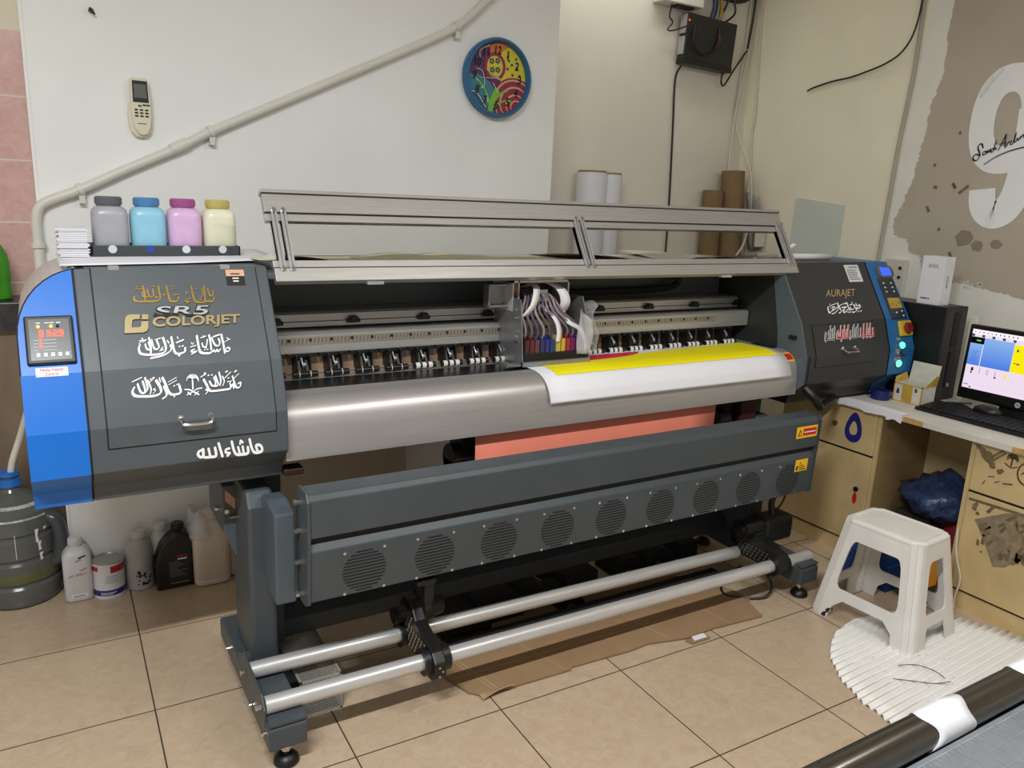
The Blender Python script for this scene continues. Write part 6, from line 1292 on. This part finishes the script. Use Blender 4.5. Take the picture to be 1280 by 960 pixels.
# ------------------------------------------------------------------ bottles by the back wall
def cap_ribbed(b, x, y, z, r, h, n=20):
    b.lathe([(r, 0), (r*1.03, 0.002), (r*1.03, h-0.002), (r*0.95, h)], (x, y, z), 32)
    for i in range(n): 
        a = 2*PI*i/n; b.box(x+r*1.03*math.cos(a)-0.0012, x+r*1.03*math.cos(a)+0.0012, y+r*1.03*math.sin(a)-0.0012, y+r*1.03*math.sin(a)+0.0012, z+0.003, z+h-0.003)
    return b
whitep = mat('cloudy_white_plastic', (206, 204, 202), 0.4, var=0.06, scale=14); dirty = mat('stained_white_plastic', (176, 176, 172), 0.45, var=0.12, scale=18)
x, y = -0.160, 0.368
t = thing('ink_canister', 'square white bottle with pink smears beside the water jug', 'bottle', (x, y, 0)); part('body', B().lathe([(0.040, 0), (0.045, 0.004), (0.047, 0.012), (0.047, 0.165), (0.042, 0.182), (0.028, 0.20, 3), (0.020, 0.204, 2), (0.020, 0.212, 2)], (x, y, 0), 40, 5), whitep, t, smooth=40)
part('cap', cap_ribbed(B(), x, y, 0.208, 0.022, 0.026), whitep, t, smooth=40)
b = B()
for k in range(7): 
    cx, cz = x+random.uniform(-.032, .032), 0.11+random.uniform(-.02, .06); l = random.uniform(.01, .026)
    b.poly([(cx, y-0.0478, cz), (cx+l, y-0.0478, cz+l*.4), (cx+l*.9, y-0.0478, cz+l*.55), (cx, y-0.0478, cz+.006)])
part('smear', b, mat('pink_smear', (186, 140, 146), 0.6, var=0.2), t)
b = B().box(x-0.026, x+0.026, y-0.0482, y-0.047, 0.020, 0.030); part('label', b, 'paper', t); part('label_print', B().box(x-0.022, x+0.018, y-0.0486, y-0.0482, 0.0235, 0.0262), 'black', t)
x, y = -0.062, 0.352
t = thing('paint_can', 'small round paint can with red and blue printed label', 'can', (x, y, 0)); part('can_body', B().lathe([(0.053, 0), (0.054, 0.002), (0.0535, 0.006), (0.0535, 0.128), (0.055, 0.131), (0.0535, 0.134)], (x, y, 0), 48), mat('white_can_label', (222, 222, 224), 0.3, var=0.03), t, smooth=40)
part('lid', B().lathe([(0.054, 0.131), (0.054, 0.138), (0.050, 0.139), (0.047, 0.135), (0.02, 0.135)], (x, y, 0), 48), mat('tin_lid', (170, 168, 160), 0.35, 0.6, var=0.08), t, smooth=40)
def canband(z0, z1, a0, a1, m, wavy=0.0, nm='label_band', r=0.0539, n=28):
    b = B(); 
    lo_ = [(x+r*math.cos(a0+(a1-a0)*i/n), y+r*math.sin(a0+(a1-a0)*i/n), z0+wavy*math.sin(3.0*i/n)) for i in range(n+1)]; hi_ = [(p[0], p[1], z1) for p in lo_]
    for i in range(n): b.poly([lo_[i], lo_[i+1], hi_[i+1], hi_[i]])
    part(nm, b, m, t)
canband(0.012, 0.034, -PI, 0, mat('can_navy', (44, 42, 120), 0.35, var=0.05), 0.0); canband(0.100, 0.126, -1.5, 0, mat('can_red', (176, 30, 40), 0.35, var=0.05), 0.0); canband(0.108, 0.126, -PI, -2.3, bpy.data.materials['can_red'], 0.0, r=0.05395)
for k in range(4): canband(0.062+k*0.008, 0.0645+k*0.008, -1.9+0.05*k, -1.0-0.1*(k % 2), mat('can_print', (150, 150, 166), 0.4, var=0) if k == 0 else bpy.data.materials['can_print'], r=0.0541, nm='label_print', n=8)
canband(0.022, 0.025, -2.2, -1.2, 'paper', r=0.0542, nm='label_print', n=8); canband(0.016, 0.018, -2.2, -1.4, 'paper', r=0.0542, nm='label_print', n=8)
x, y = 0.045, 0.362
t = thing('ink_canister', 'round stained white bottle with black ink spots on its label', 'bottle', (x, y, 0)); part('body', B().lathe([(0.044, 0), (0.048, 0.004), (0.048, 0.145), (0.044, 0.168), (0.030, 0.188), (0.021, 0.194), (0.021, 0.200)], (x, y, 0), 40), dirty, t, smooth=40); part('cap', cap_ribbed(B(), x, y, 0.197, 0.023, 0.026), whitep, t, smooth=40)
b = B()
for k in range(16):
    a = -PI/2+random.uniform(-.5, .75); z = 0.055+random.uniform(-.03, .03); r = 0.0484; s_ = random.uniform(.003, .009)
    c = Vector((x+r*math.cos(a), y+r*math.sin(a), z)); tg = Vector((-math.sin(a), math.cos(a), 0)); nrm = Vector((math.cos(a), math.sin(a), 0))*0.0006
    b.poly([c+nrm+tg*s_*math.cos(i*PI/3)*random.uniform(.5, 1.2)+Vector((0, 0, s_*math.sin(i*PI/3)*random.uniform(.5, 1.2))) for i in range(6)])
part('ink_spot', b, 'black', t)
x, y = 0.122, 0.378
t = thing('ink_canister', 'greenish clear bottle with white cap behind the black oil bottle', 'bottle', (x, y, 0)); part('body', B().lathe([(0.036, 0), (0.039, 0.004), (0.039, 0.17), (0.034, 0.19), (0.019, 0.205), (0.019, 0.212)], (x, y, 0), 36), mat('pale_green_plastic', (190, 200, 188), 0.3, var=0.05), t, smooth=40); part('cap', cap_ribbed(B(), x, y, 0.208, 0.021, 0.024), whitep, t, smooth=40)
# black oil bottle with slanted shoulder
x, y = 0.155, 0.315
t = thing('oil_bottle', 'black plastic oil bottle with sloping shoulder in front of the white jerrycan', 'bottle', (x, y, 0))
out = [(-0.064, 0.0), (0.060, 0.0), (0.064, 0.006), (0.064, 0.17), (0.058, 0.205), (0.040, 0.218), (0.036, 0.225), (0.008, 0.225), (0.004, 0.215), (-0.02, 0.20), (-0.045, 0.17), (-0.058, 0.13), (-0.064, 0.10)]
part('body', B().prism([(x+a, c) for a, c in out], y-0.036, y+0.036, 'y'), mat('gloss_black_plastic', (20, 20, 21), 0.3, var=0.1), t, bev=0.012)
part('cap', cap_ribbed(B(), x+0.022, y, 0.225, 0.021, 0.026), 'black', t, smooth=40)
b = B()
for k in range(8): b.box(x-0.067+0.001*k*0, x-0.060, y-0.02, y+0.02, 0.03+k*0.013, 0.036+k*0.013)
part('grip_rib', b, 'black', t, bev=0.002)
b = B()
b.box(x-0.022, x+0.052, y-0.0366, y-0.036, 0.018, 0.125); part('label', b, mat('dark_label', (34, 34, 36), 0.4, var=0.05), t)
b = B()
for k in range(9): b.box(x-0.018, x-0.018+random.uniform(.03, .062), y-0.0371, y-0.0366, 0.050+k*0.007, 0.0525+k*0.007)
part('label_print', b, mat('grey_label_print', (118, 116, 112), 0.5, var=0), t); part('label_print', B().box(x+0.01, x+0.046, y-0.0371, y-0.0366, 0.128, 0.133), 'red', t); part('label_print', B().box(x-0.018, x+0.048, y-0.0371, y-0.0366, 0.022, 0.024), 'bronze', t); part('label_print', B().box(x+0.012, x+0.044, y-0.0371, y-0.0366, 0.115, 0.121), 'paper', t)
# white jerrycan with a clear bag on its neck
x, y = 0.287, 0.305
jw = mat('cream_white_plastic', (220, 206, 190), 0.45, var=0.06, scale=10)
t = thing('jerrycan', 'white plastic jerrycan with a clear bag over its neck', 'jerrycan', (x, y, 0))
part('body', B().lathe([(0.056, 0.0), (0.064, 0.006), (0.066, 0.02), (0.063, 0.024), (0.066, 0.028), (0.066, 0.185), (0.062, 0.205), (0.046, 0.238, 3), (0.030, 0.254, 2.2), (0.026, 0.258, 2)], (x, y, 0), 48, 5, 1.0, 0.95), jw, t, smooth=40)
part('cap', cap_ribbed(B(), x+0.006, y, 0.256, 0.029, 0.030), jw, t, smooth=40)
b = B().tube([(x-0.062, y, 0.16), (x-0.058, y, 0.215), (x-0.03, y, 0.25), (x-0.02, y, 0.258)], 0.012, 10); part('handle', b, jw, t, smooth=50)
def jb(u, v): a = PI*(0.55+1.0*u); r = 0.03+0.035*(1-v)+0.006*math.sin(9*u); return (x-0.015+r*1.1*math.cos(a)-0.02*v, y+r*math.sin(a), 0.20+0.10*v+0.01*math.sin(7*u))
part('clear_bag', B().sheet(jb, 16, 10), 'film', t, smooth=0, solid=0.0005)
x, y = 0.40, 0.345
t = thing('jerrycan', 'plain white jerrycan partly hidden behind the printer leg', 'jerrycan', (x, y, 0)); part('body', B().lathe([(0.05, 0), (0.058, 0.006), (0.058, 0.15), (0.045, 0.185), (0.024, 0.20, 2)], (x, y, 0), 40, 5), jw, t, smooth=40); part('cap', cap_ribbed(B(), x, y, 0.198, 0.026, 0.026), jw, t, smooth=40)
# board behind the printer
single('leaning_board', B().prism([(0.33, 0.0), (0.345, 0.0), (0.415, 0.95), (0.40, 0.95)], 0.48, 1.12), mat('brown_grey_board', (178, 164, 146), 0.55, var=0.08), 'brown grey board leaning on the wall behind the printer', 'board')
# water jug
x, y, r = -0.342, 0.478, 0.135
wj = thing('water_jug', 'large smoky grey water jug with blue cap standing on the floor', 'jug', (x, y, 0))
smoky = mat('smoky_grey_plastic', (92, 94, 90), 0.16, var=0.08, scale=8)
prof = [(0.118, 0.0), (0.130, 0.008), (0.135, 0.025), (0.135, 0.075), (0.129, 0.083), (0.129, 0.090), (0.135, 0.098), (0.135, 0.165), (0.129, 0.173), (0.129, 0.180), (0.135, 0.188), (0.135, 0.255), (0.129, 0.262), (0.129, 0.270), (0.135, 0.278), (0.134, 0.305), (0.122, 0.345), (0.090, 0.375), (0.055, 0.395), (0.036, 0.405), (0.030, 0.415), (0.030, 0.455)]
part('jug_body', B().lathe(prof, (x, y, 0), 56), smoky, wj, smooth=30)
part('water', B().lathe([(0.1355, 0.098), (0.1362, 0.101), (0.1362, 0.130), (0.1355, 0.133)], (x, y, 0), 56), mat('greenish_water_line', (92, 96, 62), 0.2, var=0.1), wj, smooth=40)
b = B().tube([(x+0.07, y-0.045, 0.315), (x+0.125, y-0.07, 0.30), (x+0.138, y-0.075, 0.25), (x+0.136, y-0.075, 0.19), (x+0.125, y-0.068, 0.15), (x+0.09, y-0.055, 0.135)], 0.025, 12); part('jug_handle', b, mat('smoky_dark_handle', (70, 74, 78), 0.25, var=0.06), wj, smooth=50)
b = B().cyl((x, y, 0.425), (x, y, 0.452), 0.037, 0.035, n=28); b.cyl((x, y, 0.462), (x, y, 0.476), 0.033, 0.031, n=28); b.cyl((x, y, 0.45), (x, y, 0.465), 0.026, n=20); part('cap', b, mat('bright_blue_cap', (28, 110, 196), 0.35, var=0.05), wj, smooth=35)
b = B()
for i in range(10):
    a0, a1 = -2.3+i*0.16, -2.3+(i+1)*0.16
    q = lambda a, rr_, z: (x+rr_*math.cos(a), y+rr_*math.sin(a), z)
    b.poly([q(a0, 0.130, 0.328), q(a1, 0.130, 0.328), q(a1, 0.0935, 0.3745), q(a0, 0.0935, 0.3745)])
part('shoulder_label', b, mat('torn_pale_label', (168, 172, 164), 0.5, var=0.4, scale=45), wj)
b = B()
for a, z, l in ((-1.05, 0.265, 0.05), (-1.0, 0.225, 0.035), (-0.98, 0.185, 0.03), (-0.82, 0.285, 0.012), (-1.55, 0.24, 0.09)):
    q = lambda da, dz: (x+0.1365*math.cos(a+da), y+0.1365*math.sin(a+da), z+dz)
    b.poly([q(-.03, -l/2), q(.05, -l/2+.004), q(.02, 0), q(.06, l/2), q(-.04, l/2)] if l < .08 else [q(-.006, -l/2), q(.006, -l/2), q(.006, l/2), q(-.006, l/2)])
part('glue_smear', b, 'paper', wj)
single('drain_hose', B().tube([(x+0.0, y, 0.40), (x+0.012, y-0.01, 0.50), (x+0.045, y-0.03, 0.60), (x+0.075, y-0.08, 0.70), (x+0.09, y-0.15, 0.76)], 0.011, 12), pvc, 'white plastic hose going from the printer into the blue capped jug', 'hose', smooth=50)
# counter with green bottle at far left
ct = thing('low_counter', 'brown panelled low counter with dark stone top at the left edge', 'counter', (-1.0, 0.72, 0))
part('counter_panel', B().box(-1.9, -0.18, 0.64, 0.81, 0.0, 0.955), mat('brown_counter_panel', (124, 108, 90), 0.3, var=0.18, scale=6, stretch=(3, 1, 0.6)), ct)
part('counter_top', B().box(-1.92, -0.178, 0.60, 0.81, 0.955, 1.055), mat('dark_stone', (56, 56, 58), 0.25, var=0.35, scale=30), ct, bev=0.004)
x, y, z = -0.318, 0.70, 1.055
t = thing('soda_bottle', 'green plastic bottle with yellow cap on the dark stone counter', 'bottle', (x, y, z)); part('body', B().lathe([(0.034, 0), (0.040, 0.006), (0.041, 0.05), (0.039, 0.06), (0.041, 0.07), (0.041, 0.13), (0.036, 0.16), (0.022, 0.19), (0.014, 0.20), (0.014, 0.21)], (x, y, z), 36), mat('green_clear_plastic', (62, 150, 30), 0.15, var=0.15, scale=20, coat=0.4), t, smooth=40); part('cap', cap_ribbed(B(), x, y, z+0.206, 0.016, 0.017), 'yellow', t, smooth=40)

# ------------------------------------------------------------------ foreground table and roller pipe
tb_ = thing('cutting_table', 'grey cutting table edge in the near right corner', 'table', (1.6, -2.6, 0))
matg = mat('grey_cutting_mat', (104, 108, 112), 0.55, var=0.12, scale=26, bump=0.05, bscale=90)
part('table_frame', B().box(0.50, 2.75, -3.05, -2.162, 0.74, 0.808), 'frame', tb_, bev=0.004)
part('cutting_mat', B().box(0.52, 2.74, -3.03, -2.205, 0.808, 0.822), matg, tb_, bev=0.002)
b = B(); b.poly([(0.52, -2.214, 0.8226), (2.74, -2.214, 0.8226), (2.74, -2.2128, 0.8226), (0.52, -2.2128, 0.8226)])
for k in range(220): 
    x = 0.53+k*0.01; b.poly([(x, -2.2135, 0.8227), (x+0.001, -2.2135, 0.8227), (x+0.001, -2.2135-(0.007 if k % 5 else 0.013), 0.8227), (x, -2.2135-(0.007 if k % 5 else 0.013), 0.8227)])
for k in range(30): b.poly([(0.55, -2.24-k*0.026, 0.8226), (2.7, -2.24-k*0.026, 0.8226), (2.7, -2.2395-k*0.026, 0.8226), (0.55, -2.2395-k*0.026, 0.8226)])
for k in range(80): b.poly([(0.54+k*.027, -2.22, 0.8226), (0.5405+k*.027, -2.22, 0.8226), (0.5405+k*.027, -3.0, 0.8226), (0.54+k*.027, -3.0, 0.8226)])
part('mat_grid', b, mat('faint_mat_lines', (140, 144, 146), 0.6, var=0.3, scale=60), tb_)
for x, y in ((0.56, -2.25), (2.69, -2.25), (0.56, -3.0), (2.69, -3.0)): part('table_leg', B().box(x-0.03, x+0.03, y-0.03, y+0.03, 0.0, 0.74), 'frame', tb_, bev=0.003)
rpz = 0.834
rp_ = thing('roller_pipe', 'polished dark steel pipe wrapped with white paper bands at the table edge', 'pipe', (1.3, -2.182, rpz))
part('pipe', B().cyl((0.50, -2.182, rpz), (2.72, -2.182, rpz), 0.0235, n=36), 'darksteel', rp_, smooth=40)
for x0, x1 in ((0.752, 0.838), (0.985, 1.09)):
    b = B(); rows = []
    for j in range(5):
        xx = x0+(x1-x0)*j/4; rows.append([(xx+0.006*math.sin(a*3+j) if j in (0, 4) else xx, -2.182+0.0246*math.cos(a), rpz+0.0246*math.sin(a)) for a in [2*PI*i/36 for i in range(36)]])
    b.loft(rows, cap=False); part('paper_band', b, bpy.data.materials['white_can_label'], rp_, smooth=40, solid=0.0006)
b = B()
for x in (0.60, 1.6, 2.6): b.box(x-0.02, x+0.02, -2.20, -2.164, 0.79, 0.8115)
pieces('pipe_cradle', b, 'black', rp_)
